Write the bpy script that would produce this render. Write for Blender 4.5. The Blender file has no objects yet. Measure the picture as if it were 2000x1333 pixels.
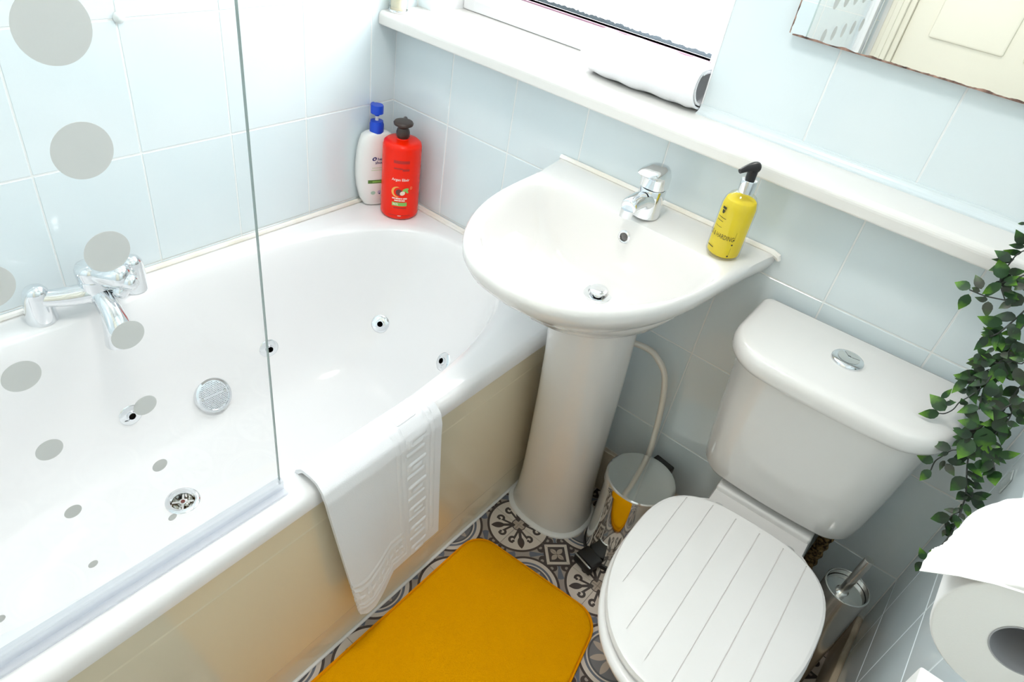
import bpy, bmesh, math, random
from mathutils import Vector, Matrix
from mathutils.bvhtree import BVHTree
R_ = math.radians
random.seed(7)
scn = bpy.context.scene
COL = scn.collection

# ------------------------------------------------------------------ camera
CAM = Vector((1.35076, -1.27893, 1.45097))
RIGHT = Vector((0.762644, 0.630009, 0.146504))
DOWN = Vector((0.477964, -0.396301, -0.783898))
FWD = Vector((-0.435803, 0.667858, -0.603358))
FPX = 1331.7
cd = bpy.data.cameras.new('camera'); cam = bpy.data.objects.new('camera', cd); COL.objects.link(cam)
cd.sensor_width = 36.0; cd.lens = 36.0 * FPX / 2000.0; cd.clip_start = 0.01
m3 = Matrix((RIGHT, -DOWN, -FWD)).transposed()
cam.matrix_world = Matrix.Translation(CAM) @ m3.to_4x4()
scn.camera = cam

# ------------------------------------------------------------------ light
scn.view_settings.view_transform = 'Standard'
scn.view_settings.look = 'None'
scn.view_settings.gamma = 1.0
scn.view_settings.use_curve_mapping = False
scn.view_settings.exposure = 0.12
w = bpy.data.worlds.new('sky'); scn.world = w; w.use_nodes = True
bg = w.node_tree.nodes['Background']; bg.inputs[0].default_value = (0.90, 0.95, 1.0, 1); bg.inputs[1].default_value = 1.0
CEIL_POWER = 42.0
WINDOW_EMIT = 8.8

# ------------------------------------------------------------------ helpers
def ray(u, v): return RIGHT * ((u - 1000) / FPX) + DOWN * ((v - 666.5) / FPX) + FWD
def hit(ax, val, u, v):
    d = ray(u, v); return CAM + d * ((val - CAM[ax]) / d[ax])

def thing(name, label, cat, loc=(0, 0, 0), group=None, kind=None):
    o = bpy.data.objects.new(name, None); COL.objects.link(o); o.location = loc
    o.empty_display_size = 0.05
    tag(o, label, cat, group, kind); return o
def tag(o, label=None, cat=None, group=None, kind=None):
    if label: o['label'] = label
    if cat: o['category'] = cat
    if group: o['group'] = group
    if kind: o['kind'] = kind
    return o
def root_loc(p):
    v = Vector((0, 0, 0))
    while p is not None: v = v + Vector(p.location); p = p.parent
    return v
def finish(me, smooth=True, ang=38):
    if not smooth: return me
    bm = bmesh.new(); bm.from_mesh(me)
    bmesh.ops.recalc_face_normals(bm, faces=bm.faces)
    for f in bm.faces: f.smooth = True
    for e in bm.edges:
        if len(e.link_faces) == 2 and e.calc_face_angle(0) > R_(ang): e.smooth = False
    bm.to_mesh(me); bm.free(); return me
def obj(name, vf, mat, parent=None, smooth=True, ang=38, loc=None, label=None):
    v, f = vf
    base = root_loc(parent) if parent is not None else (Vector(loc) if loc is not None else Vector((0, 0, 0)))
    me = bpy.data.meshes.new(name)
    me.from_pydata([tuple(Vector(p) - base) for p in v], [], f); me.update()
    finish(me, smooth, ang)
    if mat: me.materials.append(mat)
    o = bpy.data.objects.new(name, me); COL.objects.link(o)
    if smooth and len(v) < 6000:
        wn = o.modifiers.new('weighted', 'WEIGHTED_NORMAL'); wn.keep_sharp = True; wn.weight = 80
    if parent is not None: o.parent = parent
    else: o.location = base
    if label: o['label'] = label
    return o
def join(*vfs):
    V, F = [], []
    for v, f in vfs:
        n = len(V); V += list(v); F += [tuple(i + n for i in q) for q in f]
    return V, F
def xf(vf, M): return [M @ Vector(p) for p in vf[0]], vf[1]
def box(lo, hi, bev=0.0, seg=2):
    bm = bmesh.new(); bmesh.ops.create_cube(bm, size=1)
    lo = Vector(lo); hi = Vector(hi); c = (lo + hi) / 2; s = hi - lo
    for v in bm.verts: v.co = Vector((v.co.x * s.x, v.co.y * s.y, v.co.z * s.z)) + c
    if bev > 0: bmesh.ops.bevel(bm, geom=list(bm.edges), offset=bev, segments=seg, profile=0.5, affect='EDGES')
    bm.verts.index_update(); r = [v.co.copy() for v in bm.verts], [tuple(v.index for v in f.verts) for f in bm.faces]
    bm.free(); return r
def loft(rings, cap0=True, cap1=True, closed=True):
    n = len(rings[0]); V = [Vector(p) for r in rings for p in r]; F = []
    for k in range(len(rings) - 1):
        for i in range(n if closed else n - 1):
            j = (i + 1) % n
            F.append((k * n + i, k * n + j, (k + 1) * n + j, (k + 1) * n + i))
    if cap0: F.append(tuple(reversed(range(n))))
    if cap1: F.append(tuple((len(rings) - 1) * n + i for i in range(n)))
    return V, F
def circ(c, r, z=None, n=32, ry=None):
    cx, cy = c[0], c[1]; z = c[2] if z is None else z; ry = r if ry is None else ry
    return [Vector((cx + r * math.cos(2 * math.pi * i / n), cy + ry * math.sin(2 * math.pi * i / n), z)) for i in range(n)]
def lathe(c, prof, n=32, cap0=True, cap1=True):
    return loft([circ(c, max(r, 1e-5), c[2] + z, n) for r, z in prof], cap0, cap1)
def frame_to(nrm, at=(0, 0, 0), up=Vector((0, 0, 1))):
    z = Vector(nrm).normalized(); x = up.cross(z)
    if x.length < 1e-4: x = Vector((1, 0, 0)).cross(z)
    x.normalize(); y = z.cross(x)
    return Matrix.Translation(Vector(at)) @ Matrix((x, y, z)).transposed().to_4x4()
def tube(path, rad, n=12, cap=True):
    P = [Vector(p) for p in path]; m = len(P)
    rad = rad if isinstance(rad, (list, tuple)) else [rad] * m
    T = [(P[min(i + 1, m - 1)] - P[max(i - 1, 0)]).normalized() for i in range(m)]
    a = Vector((0, 0, 1)) if abs(T[0].z) < 0.9 else Vector((1, 0, 0))
    u = T[0].cross(a).normalized(); rings = []
    for i in range(m):
        u = (u - T[i] * u.dot(T[i])).normalized(); v = T[i].cross(u)
        rings.append([P[i] + (u * math.cos(2 * math.pi * k / n) + v * math.sin(2 * math.pi * k / n)) * rad[i] for k in range(n)])
    return loft(rings, cap, cap)
def smooth_path(pts, k=6):
    P = [Vector(p) for p in pts]; out = []
    for i in range(len(P) - 1):
        p0 = P[max(i - 1, 0)]; p1 = P[i]; p2 = P[i + 1]; p3 = P[min(i + 2, len(P) - 1)]
        for j in range(k):
            t = j / k
            out.append(0.5 * ((2 * p1) + (p2 - p0) * t + (2 * p0 - 5 * p1 + 4 * p2 - p3) * t * t + (3 * p1 - p0 - 3 * p2 + p3) * t ** 3))
    out.append(P[-1]); return out
def lerp(a, b, t): return a + (b - a) * t
def interp(x, xs, ys):
    if x <= xs[0]: return ys[0]
    for i in range(len(xs) - 1):
        if x <= xs[i + 1]: return lerp(ys[i], ys[i + 1], (x - xs[i]) / (xs[i + 1] - xs[i]))
    return ys[-1]
def sstep(a, b, x):
    t = min(1, max(0, (x - a) / (b - a))); return t * t * (3 - 2 * t)
def gridmesh(nu, nv, fn):
    V = [fn(i / (nu - 1), j / (nv - 1)) for j in range(nv) for i in range(nu)]
    F = [(j * nu + i, j * nu + i + 1, (j + 1) * nu + i + 1, (j + 1) * nu + i) for j in range(nv - 1) for i in range(nu - 1)]
    return V, F
def shell(nu, nv, fn, th):
    V, F = gridmesh(nu, nv, fn)
    bm = bmesh.new(); vs = [bm.verts.new(p) for p in V]
    for f in F: bm.faces.new([vs[i] for i in f])
    bm.normal_update(); nn = [v.normal.copy() for v in bm.verts]; bm.free()
    n = len(V); V2 = V + [Vector(V[i]) - nn[i] * th for i in range(n)]
    F2 = F + [tuple(reversed([i + n for i in f])) for f in F]
    bd = [i for i in range(nu)] + [j * nu + nu - 1 for j in range(1, nv)] + [(nv - 1) * nu + i for i in range(nu - 2, -1, -1)] + [j * nu for j in range(nv - 2, 0, -1)]
    for k in range(len(bd)):
        a, b = bd[k], bd[(k + 1) % len(bd)]; F2.append((b, a, a + n, b + n))
    return V2, F2
def bore(o, cutters):
    c = obj('cut', join(*cutters), None, None, smooth=False); o.modifiers.clear()
    md = o.modifiers.new('g', 'BOOLEAN'); md.object = c; md.solver = 'EXACT'; md.operation = 'DIFFERENCE'
    bpy.context.view_layer.update(); dg = bpy.context.evaluated_depsgraph_get()
    nm = bpy.data.meshes.new_from_object(o.evaluated_get(dg)); o.modifiers.clear(); o.data = nm; bpy.data.objects.remove(c)
    finish(nm, True, 50)
def text_mesh(s, size, bold=False):
    cu = bpy.data.curves.new('t', 'FONT'); cu.body = s; cu.size = size; cu.align_x = 'CENTER'; cu.resolution_u = 2
    if bold: cu.offset = size * 0.02
    o = bpy.data.objects.new('t', cu); COL.objects.link(o)
    dg = bpy.context.evaluated_depsgraph_get(); me = bpy.data.meshes.new_from_object(o.evaluated_get(dg))
    r = [v.co.copy() for v in me.vertices], [tuple(p.vertices) for p in me.polygons]
    bpy.data.objects.remove(o); bpy.data.curves.remove(cu); bpy.data.meshes.remove(me); return r
def sub_div_x(vf, step):
    bm = bmesh.new(); vs = [bm.verts.new(p) for p in vf[0]]
    for f in vf[1]:
        try: bm.faces.new([vs[i] for i in f])
        except ValueError: pass
    xs = [v.co.x for v in bm.verts]; x = min(xs) + step
    while x < max(xs):
        bmesh.ops.bisect_plane(bm, geom=bm.verts[:] + bm.edges[:] + bm.faces[:], plane_co=(x, 0, 0), plane_no=(1, 0, 0)); x += step
    bm.verts.index_update(); r = [v.co.copy() for v in bm.verts], [tuple(v.index for v in f.verts) for f in bm.faces]
    bm.free(); return r
def wrap(vf, c, r, ang0, z0):
    # wrap flat print (x along, y up) round an upright cylinder; x to the right as seen from outside
    V = []
    for p in vf[0]:
        a = ang0 + p.x / r; V.append(Vector((c[0] + r * math.cos(a), c[1] + r * math.sin(a), z0 + p.y)))
    return V, vf[1]

# ------------------------------------------------------------------ materials
def srgb(*c):
    f = lambda x: (x / 12.92 if x <= 0.04045 else ((x + 0.055) / 1.055) ** 2.4)
    return tuple(f(x / 255.0) for x in c) + (1.0,)
def mat(name, col, rough=0.5, metal=0.0, coat=0.0, sheen=0.0, spec=0.5, sss=0.0):
    m = bpy.data.materials.new(name); m.use_nodes = True; b = m.node_tree.nodes['Principled BSDF']
    b.inputs['Base Color'].default_value = col; b.inputs['Roughness'].default_value = rough
    b.inputs['Metallic'].default_value = metal; b.inputs['Coat Weight'].default_value = coat
    b.inputs['Sheen Weight'].default_value = sheen; b.inputs['Specular IOR Level'].default_value = spec
    return m
def nodes(m): return m.node_tree.nodes, m.node_tree.links, m.node_tree.nodes['Principled BSDF']
def noise_col(m, c0, c1, scale, detail=3, lo=0.35, hi=0.65, coord='Object'):
    n, l, b = nodes(m)
    tc = n.new('ShaderNodeTexCoord'); nz = n.new('ShaderNodeTexNoise'); rp = n.new('ShaderNodeValToRGB')
    nz.inputs['Scale'].default_value = scale; nz.inputs['Detail'].default_value = detail
    l.new(tc.outputs[coord], nz.inputs['Vector']); l.new(nz.outputs['Fac'], rp.inputs['Fac'])
    rp.color_ramp.elements[0].position = lo; rp.color_ramp.elements[0].color = c0
    rp.color_ramp.elements[1].position = hi; rp.color_ramp.elements[1].color = c1
    l.new(rp.outputs['Color'], b.inputs['Base Color']); return m
def noise_bump(m, scale, strength, dist=0.002, detail=2):
    n, l, b = nodes(m)
    tc = n.new('ShaderNodeTexCoord'); nz = n.new('ShaderNodeTexNoise'); bp = n.new('ShaderNodeBump')
    nz.inputs['Scale'].default_value = scale; nz.inputs['Detail'].default_value = detail
    bp.inputs['Strength'].default_value = strength; bp.inputs['Distance'].default_value = dist
    l.new(tc.outputs['Object'], nz.inputs['Vector']); l.new(nz.outputs['Fac'], bp.inputs['Height']); l.new(bp.outputs['Normal'], b.inputs['Normal']); return m
def thin_glass(name, tint, gloss=1.0, ior=1.45, rough=0.0):
    m = bpy.data.materials.new(name); m.use_nodes = True; n, l = m.node_tree.nodes, m.node_tree.links
    n.remove(n['Principled BSDF']); out = n['Material Output']
    tr = n.new('ShaderNodeBsdfTransparent'); gl = n.new('ShaderNodeBsdfGlossy'); fr = n.new('ShaderNodeFresnel'); mx = n.new('ShaderNodeMixShader')
    tr.inputs[0].default_value = tint; gl.inputs['Roughness'].default_value = rough; fr.inputs[0].default_value = ior
    ge = n.new('ShaderNodeNewGeometry'); mb = n.new('ShaderNodeMath'); mb.operation = 'MULTIPLY_ADD'; mb.inputs[1].default_value = 1 / ior - ior; mb.inputs[2].default_value = ior
    l.new(ge.outputs['Backfacing'], mb.inputs[0]); l.new(mb.outputs[0], fr.inputs[0])
    l.new(fr.outputs[0], mx.inputs[0]); l.new(tr.outputs[0], mx.inputs[1]); l.new(gl.outputs[0], mx.inputs[2]); l.new(mx.outputs[0], out.inputs[0]); return m

M = {}
M['tile'] = noise_bump(noise_col(mat('wall_tile_glaze', srgb(224, 234, 238), 0.11, coat=0.2), srgb(221, 233, 237), srgb(227, 236, 239), 2.5), 9, 0.05, 0.002)
M['grout'] = mat('white_grout', srgb(238, 240, 239), 0.8)
M['plaster'] = noise_bump(mat('white_paint', srgb(236, 237, 236), 0.6), 60, 0.05)
M['ceramic'] = mat('white_ceramic', srgb(233, 231, 228), 0.07, coat=0.3)
M['cistern'] = M['ceramic']
M['acrylic'] = mat('white_acrylic', srgb(247, 246, 246), 0.10, coat=0.3)
M['panel'] = noise_bump(mat('cream_gloss_panel', srgb(240, 230, 204), 0.10, coat=0.25), 3.0, 0.06, 0.004)
M['chrome'] = mat('chrome', (0.82, 0.84, 0.86, 1), 0.06, 1.0)
M['steel'] = mat('polished_steel', (0.72, 0.72, 0.70, 1), 0.07, 1.0)
M['brushed'] = noise_bump(mat('brushed_steel', (0.56, 0.54, 0.51, 1), 0.20, 1.0), 30, 0.03)
M['black'] = mat('black_plastic', srgb(22, 21, 22), 0.35)
M['upvc'] = mat('white_upvc', srgb(246, 247, 248), 0.18)
M['sill'] = mat('painted_sill', srgb(232, 230, 226), 0.16)
M['sealant'] = noise_col(mat('old_sealant', srgb(240, 234, 222), 0.4), srgb(243, 237, 224), srgb(249, 247, 243), 14)
M['whiteseal'] = mat('white_sealant', srgb(244, 244, 242), 0.35)
M['terry'] = noise_bump(mat('white_terry', srgb(246, 247, 250), 0.9, sheen=0.3), 900, 0.5, 0.0012, 1)
M['lid'] = mat('white_painted_lid', srgb(242, 240, 238), 0.28)
M['groove'] = mat('lid_groove', srgb(205, 205, 202), 0.5)
M['plastic'] = mat('white_plastic', srgb(240, 240, 238), 0.3)
M['pipe'] = mat('cream_white_pipe', srgb(235, 228, 216), 0.3)
M['skirt'] = noise_col(mat('cream_skirting', srgb(214, 201, 180), 0.35), srgb(205, 188, 162), srgb(226, 214, 196), 9)
M['rust'] = noise_bump(noise_col(mat('rusty_mortar', srgb(120, 90, 50), 0.9), srgb(66, 40, 20), srgb(176, 146, 96), 130, 4, 0.38, 0.62), 200, 0.8, 0.004)
M['greypipe'] = mat('grey_pipe', srgb(140, 146, 142), 0.5)
M['floorgrout'] = mat('floor_joint', srgb(168, 158, 148), 0.8)
M['paper'] = noise_bump(mat('tissue_paper', srgb(240, 239, 237), 0.95), 700, 0.25, 0.0006)
M['card'] = mat('grey_card_core', srgb(172, 172, 176), 0.85)
M['blue'] = mat('blue_plastic', srgb(12, 72, 205), 0.3)
M['brown'] = mat('dark_brown_plastic', srgb(58, 44, 38), 0.35)
M['bottlewhite'] = mat('white_bottle_plastic', srgb(240, 240, 237), 0.25)
M['red'] = mat('red_bottle_plastic', srgb(255, 34, 0), 0.22, coat=0.0, spec=0.3)
M['reddark'] = mat('dark_red_print', srgb(190, 22, 8), 0.3)
M['inkwhite'] = mat('white_ink', srgb(255, 226, 214), 0.5)
M['inknavy'] = mat('navy_ink', srgb(42, 46, 110), 0.5)
M['inkgreen'] = mat('green_label', srgb(86, 132, 52), 0.4)
M['inklime'] = mat('light_green_label', srgb(138, 196, 92), 0.4)
M['inkpale'] = mat('pale_green_ink', srgb(206, 222, 198), 0.5)
M['inkteal'] = mat('pale_teal_ink', srgb(170, 208, 188), 0.5)
M['inkgold'] = mat('golden_ink', srgb(252, 180, 84), 0.4)
M['inkplum'] = mat('plum_brown_ink', srgb(112, 52, 50), 0.4)
M['inkcream'] = mat('cream_ink', srgb(244, 222, 200), 0.4)
M['inkdark'] = mat('black_ink', srgb(48, 48, 22), 0.5)
M['door'] = mat('cream_door', srgb(238, 234, 218), 0.35)
M['stem'] = mat('dark_stem', srgb(58, 62, 58), 0.6)
M['clay'] = mat('white_glazed_pot', srgb(232, 230, 225), 0.3)
M['soil'] = noise_col(mat('soil', srgb(60, 44, 32), 0.95), srgb(44, 32, 24), srgb(84, 62, 44), 90)
M['glass'] = thin_glass('screen_glass', (0.985, 0.989, 0.987, 1), ior=1.22)
M['glassedge'] = mat('glass_cut_edge', srgb(158, 174, 172), 0.2)
M['bottleglass'] = thin_glass('clear_bottle', (0.97, 0.98, 0.95, 1))
M['mirror'] = mat('mirror_silver', (0.93, 0.94, 0.92, 1), 0.0, 1.0)
M['mirrorwear'] = noise_col(mat('worn_mirror_edge', srgb(90, 60, 48), 0.6), srgb(60, 40, 34), srgb(176, 140, 124), 60)
M['backing'] = mat('mirror_backing', srgb(150, 130, 118), 0.6)
M['clearplastic'] = thin_glass('clear_plastic', (0.95, 0.97, 0.97, 1))
# frosted dot
def frosted(name, col, fac):
    m = bpy.data.materials.new(name); m.use_nodes = True; n, l = m.node_tree.nodes, m.node_tree.links
    n.remove(n['Principled BSDF']); out = n['Material Output']
    tr = n.new('ShaderNodeBsdfTransparent'); df = n.new('ShaderNodeBsdfDiffuse'); tl = n.new('ShaderNodeBsdfTranslucent')
    m1 = n.new('ShaderNodeMixShader'); m2 = n.new('ShaderNodeMixShader')
    df.inputs[0].default_value = col; tl.inputs[0].default_value = col; m1.inputs[0].default_value = 0.45; m2.inputs[0].default_value = fac
    l.new(df.outputs[0], m1.inputs[1]); l.new(tl.outputs[0], m1.inputs[2]); l.new(tr.outputs[0], m2.inputs[1]); l.new(m1.outputs[0], m2.inputs[2]); l.new(m2.outputs[0], out.inputs[0]); return m
M['dot'] = frosted('frosted_dot', srgb(228, 228, 226), 0.80)
M['strip'] = frosted('seal_strip_plastic', srgb(238, 241, 248), 0.45)
# soap
def liquid():
    m = bpy.data.materials.new('yellow_soap'); m.use_nodes = True; n, l, b = nodes(m); out = n['Material Output']
    b.inputs['Base Color'].default_value = srgb(255, 240, 120); b.inputs['Roughness'].default_value = 0.02; b.inputs['Transmission Weight'].default_value = 1.0; b.inputs['IOR'].default_value = 1.33
    tl = n.new('ShaderNodeBsdfTranslucent'); df = n.new('ShaderNodeBsdfDiffuse'); m0 = n.new('ShaderNodeMixShader'); m1 = n.new('ShaderNodeMixShader')
    c = srgb(255, 230, 56); tl.inputs[0].default_value = c; df.inputs[0].default_value = c
    m0.inputs[0].default_value = 0.85; m1.inputs[0].default_value = 0.72
    l.new(tl.outputs[0], m0.inputs[1]); l.new(df.outputs[0], m0.inputs[2]); l.new(b.outputs[0], m1.inputs[1]); l.new(m0.outputs[0], m1.inputs[2]); l.new(m1.outputs[0], out.inputs[0]); return m
M['soap'] = liquid()
# window pane: frosted glass lit by the day outside
def pane():
    m = bpy.data.materials.new('frosted_daylight_pane'); m.use_nodes = True; n, l = m.node_tree.nodes, m.node_tree.links
    n.remove(n['Principled BSDF']); e = n.new('ShaderNodeEmission'); e.inputs[0].default_value = (0.96, 0.985, 1.0, 1); e.inputs[1].default_value = WINDOW_EMIT
    l.new(e.outputs[0], n['Material Output'].inputs[0]); return m
M['pane'] = pane()
# orange mat
def mat_pile():
    m = mat('orange_pile', srgb(255, 165, 0), 0.95, spec=0.05)
    n, l, b = nodes(m); tc = n.new('ShaderNodeTexCoord'); mp = n.new('ShaderNodeMapping'); mp.inputs['Scale'].default_value = (1, 1.6, 1)
    nz = n.new('ShaderNodeTexNoise'); nz.inputs['Scale'].default_value = 8; nz.inputs['Detail'].default_value = 5; nz.inputs['Distortion'].default_value = 0.8
    rp = n.new('ShaderNodeValToRGB'); rp.color_ramp.elements[0].position = 0.3; rp.color_ramp.elements[0].color = srgb(255, 178, 0)
    rp.color_ramp.elements[1].position = 0.6; rp.color_ramp.elements[1].color = srgb(255, 178, 0)
    l.new(tc.outputs['Object'], mp.inputs[0]); l.new(mp.outputs[0], nz.inputs['Vector']); l.new(nz.outputs['Fac'], rp.inputs[0]); l.new(rp.outputs[0], b.inputs['Base Color'])
    n2 = n.new('ShaderNodeTexNoise'); n2.inputs['Scale'].default_value = 420; n2.inputs['Detail'].default_value = 2
    mx = n.new('ShaderNodeMath'); mx.operation = 'MULTIPLY_ADD'; mx.inputs[1].default_value = 1.4
    l.new(nz.outputs['Fac'], mx.inputs[0]); l.new(n2.outputs['Fac'], mx.inputs[2]); l.new(tc.outputs['Object'], n2.inputs['Vector'])
    bp = n.new('ShaderNodeBump'); bp.inputs['Strength'].default_value = 0.55; bp.inputs['Distance'].default_value = 0.006
    l.new(mx.outputs[0], bp.inputs['Height']); l.new(bp.outputs[0], b.inputs['Normal']); return m
M['pile'] = mat_pile()
M['hem'] = noise_bump(mat('orange_hem', srgb(255, 166, 0), 0.9, spec=0.1), 500, 0.4, 0.001)
# leaf: darker middle, paler tip and rim
def leaf_mat(name, c0, c1):
    m = mat(name, c0, 0.42); n, l, b = nodes(m)
    tc = n.new('ShaderNodeTexCoord'); sx = n.new('ShaderNodeSeparateXYZ'); rp = n.new('ShaderNodeValToRGB'); nz = n.new('ShaderNodeTexNoise'); ad = n.new('ShaderNodeMath'); ad.operation = 'MULTIPLY_ADD'
    nz.inputs['Scale'].default_value = 3.0; ad.inputs[1].default_value = 0.45
    rp.color_ramp.elements[0].position = 0.75; rp.color_ramp.elements[0].color = c0
    rp.color_ramp.elements[1].position = 1.2 if False else 1.0; rp.color_ramp.elements[1].color = c1
    l.new(tc.outputs['Object'], sx.inputs[0]); l.new(tc.outputs['Object'], nz.inputs['Vector']); l.new(nz.outputs['Fac'], ad.inputs[0]); l.new(sx.outputs['X'], ad.inputs[2])
    l.new(ad.outputs[0], rp.inputs[0]); l.new(rp.outputs[0], b.inputs['Base Color']); return m
LEAFM = [leaf_mat('leaf_green', srgb(30, 66, 26), srgb(92, 142, 30)), leaf_mat('leaf_dark', srgb(24, 46, 24), srgb(48, 92, 30)), leaf_mat('leaf_brown_green', srgb(52, 58, 44), srgb(60, 88, 42))]

# ---- printed floor tile: patterned with a small node language
class N:
    nt = None
    def __init__(s, sock): s.k = sock
    @staticmethod
    def op(o, *a):
        nd = N.nt.nodes.new('ShaderNodeMath'); nd.operation = o
        for i, x in enumerate(a):
            if isinstance(x, N): N.nt.links.new(x.k, nd.inputs[i])
            else: nd.inputs[i].default_value = x
        return N(nd.outputs[0])
    def __add__(s, o): return N.op('ADD', s, o)
    __radd__ = __add__
    def __sub__(s, o): return N.op('SUBTRACT', s, o)
    def __rsub__(s, o): return N.op('SUBTRACT', o, s)
    def __mul__(s, o): return N.op('MULTIPLY', s, o)
    __rmul__ = __mul__
    def __lt__(s, o): return N.op('LESS_THAN', s, o)
    def __gt__(s, o): return N.op('GREATER_THAN', s, o)
    def __abs__(s): return N.op('ABSOLUTE', s)
    def __or__(s, o): return N.op('MAXIMUM', s, o)
    def __and__(s, o): return N.op('MULTIPLY', s, o)
def hyp(a, b): return N.op('SQRT', a * a + b * b)
def nmax(a, b): return N.op('MAXIMUM', a, b)
def nmin(a, b): return N.op('MINIMUM', a, b)
FP = 0.126
def floor_mat():
    m = mat('printed_floor_tile', srgb(222, 212, 202), 0.32); n, l, b = nodes(m); N.nt = m.node_tree
    tc = n.new('ShaderNodeTexCoord'); sx = n.new('ShaderNodeSeparateXYZ'); l.new(tc.outputs['Object'], sx.inputs[0])
    X = abs(N(sx.outputs['X'])) * (1 / FP); Y = abs(N(sx.outputs['Y'])) * (1 / FP)
    Mx = nmax(X, Y); mn = nmin(X, Y)
    CREAM, DARK, TAUPE, SLATE, BEIGE = srgb(226, 215, 204), srgb(78, 68, 66), srgb(170, 158, 149), srgb(112, 117, 130), srgb(190, 174, 160)
    state = {'c': None}
    def paint(mask, col):
        mx = n.new('ShaderNodeMix'); mx.data_type = 'RGBA'
        l.new(mask.k, mx.inputs[0])
        if state['c'] is None: mx.inputs[6].default_value = CREAM
        else: l.new(state['c'], mx.inputs[6])
        mx.inputs[7].default_value = col; state['c'] = mx.outputs[2]
    lens = lambda u, v, c, h, wd: v < (wd - (u - c) * (u - c) * (wd / (h * h)))
    a = 1 - X; bb = 1 - Y; rA = hyp(a, bb); rB = hyp(X, Y)
    g = 1 - Mx; dS = g + mn
    # shields
    s = (Mx - mn) * 0.7071; t = abs(X + Y - 1) * 0.7071
    sh = (rA > 0.63) & (rB > 0.63) & (dS > 0.33)
    paint(sh, TAUPE)
    e = 0.50 - s; rho = hyp(e, t); ang = N.op('ARCTAN2', t, e)
    fan = (N.op('COSINE', ang * 7.5) > 0.1) & (rho > 0.06) & (rho < (0.36 - ang * 0.05))
    paint(sh & fan, SLATE)
    paint(sh & ((rho < 0.10) & (t < 0.03)), SLATE)
    sc = hyp(s - 0.405, t - 0.125)
    paint(sh & (sc < 0.088), DARK); paint(sh & (hyp(s - 0.385, t - 0.15) < 0.035), TAUPE)
    paint(sh & (dS < 0.385), DARK)
    paint((abs(rA - 0.635) < 0.024) & (dS > 0.30), DARK); paint((abs(rB - 0.635) < 0.024) & (dS > 0.30), DARK)
    # medallion A
    q = (a + bb) * 0.7071; w_ = abs(a - bb) * 0.7071
    inA = rA < 0.6
    paint(inA & lens(q, w_, 0.43, 0.15, 0.07) & (q > 0.28), DARK)
    paint(inA & (q > 0.12) & (q < 0.32) & (w_ < 0.03), DARK)
    c1 = hyp(q - 0.36, w_ - 0.17)
    paint(inA & (abs(c1 - 0.062) < 0.026) & ((q - 0.36) * 0.5 - (w_ - 0.17) < 0.045), DARK)
    paint(inA & (abs(w_ - (q - 0.10) * 0.58) < 0.026) & (q > 0.12) & (q < 0.33), DARK)
    c2 = hyp(q - 0.395, w_ - 0.155); paint(inA & (c2 < 0.028), DARK)
    paint(rA < 0.15, DARK); paint((rA < 0.13) & ((a < 0.05) | (bb < 0.05)), BEIGE)
    # medallion B
    inB = rB < 0.46
    paint(abs(rB - 0.51) < 0.022, SLATE); paint(inB, srgb(128, 126, 128))
    d1 = (X + Y) * 0.7071; d2 = abs(X - Y) * 0.7071
    paint(inB & (lens(Mx, mn, 0.25, 0.19, 0.062) | lens(d1, d2, 0.25, 0.19, 0.062)), BEIGE)
    paint(inB & (abs(rB - 0.44) < 0.016), srgb(96, 96, 102)); paint(rB < 0.05, DARK)
    # small flower square
    paint(dS < 0.245, DARK)
    paint((dS < 0.21) & (lens(g, mn, 0.09, 0.085, 0.05) | lens(mn, g, 0.09, 0.085, 0.05)), BEIGE)
    l.new(state['c'], b.inputs['Base Color']); return m
M['floor'] = floor_mat()

# ------------------------------------------------------------------ the room
YB, ZC, XR = -1.60, 2.36, 1.585
SILL_Z0, SILL_Z1, YU = 1.004, 1.036, 0.07
GZ = [0.0485 + 0.2533 * k for k in range(11)]
tile_cache = {}
def tile_mesh(wd, ht, kind='wall'):
    k = (round(wd, 4), round(ht, 4))
    if k not in tile_cache:
        v, f = box((-wd / 2, -ht / 2, -0.006), (wd / 2, ht / 2, 0.0), 0.0012, 1)
        me = bpy.data.meshes.new('tile'); me.from_pydata([tuple(p) for p in v], [], f); me.update(); me.materials.append(M['tile']); tile_cache[k] = me
    return tile_cache[k]
def tile_wall(parent, us, zs, place):
    for i in range(len(us) - 1):
        for j in range(len(zs) - 1):
            u0, u1, z0, z1 = us[i], us[i + 1], zs[j], zs[j + 1]
            if u1 - u0 < 0.008 or z1 - z0 < 0.008: continue
            o = bpy.data.objects.new('tile', tile_mesh(u1 - u0 - 0.0026, z1 - z0 - 0.0026)); COL.objects.link(o)
            o.parent = parent; o.matrix_local = place((u0 + u1) / 2, (z0 + z1) / 2)
def cuts(a, b, marks): return [a] + [m_ for m_ in marks if a + 0.004 < m_ < b - 0.004] + [b]
def struct(name, vf, m, label): return tag(obj(name, vf, m, smooth=False), label, None, None, 'structure')
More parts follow.
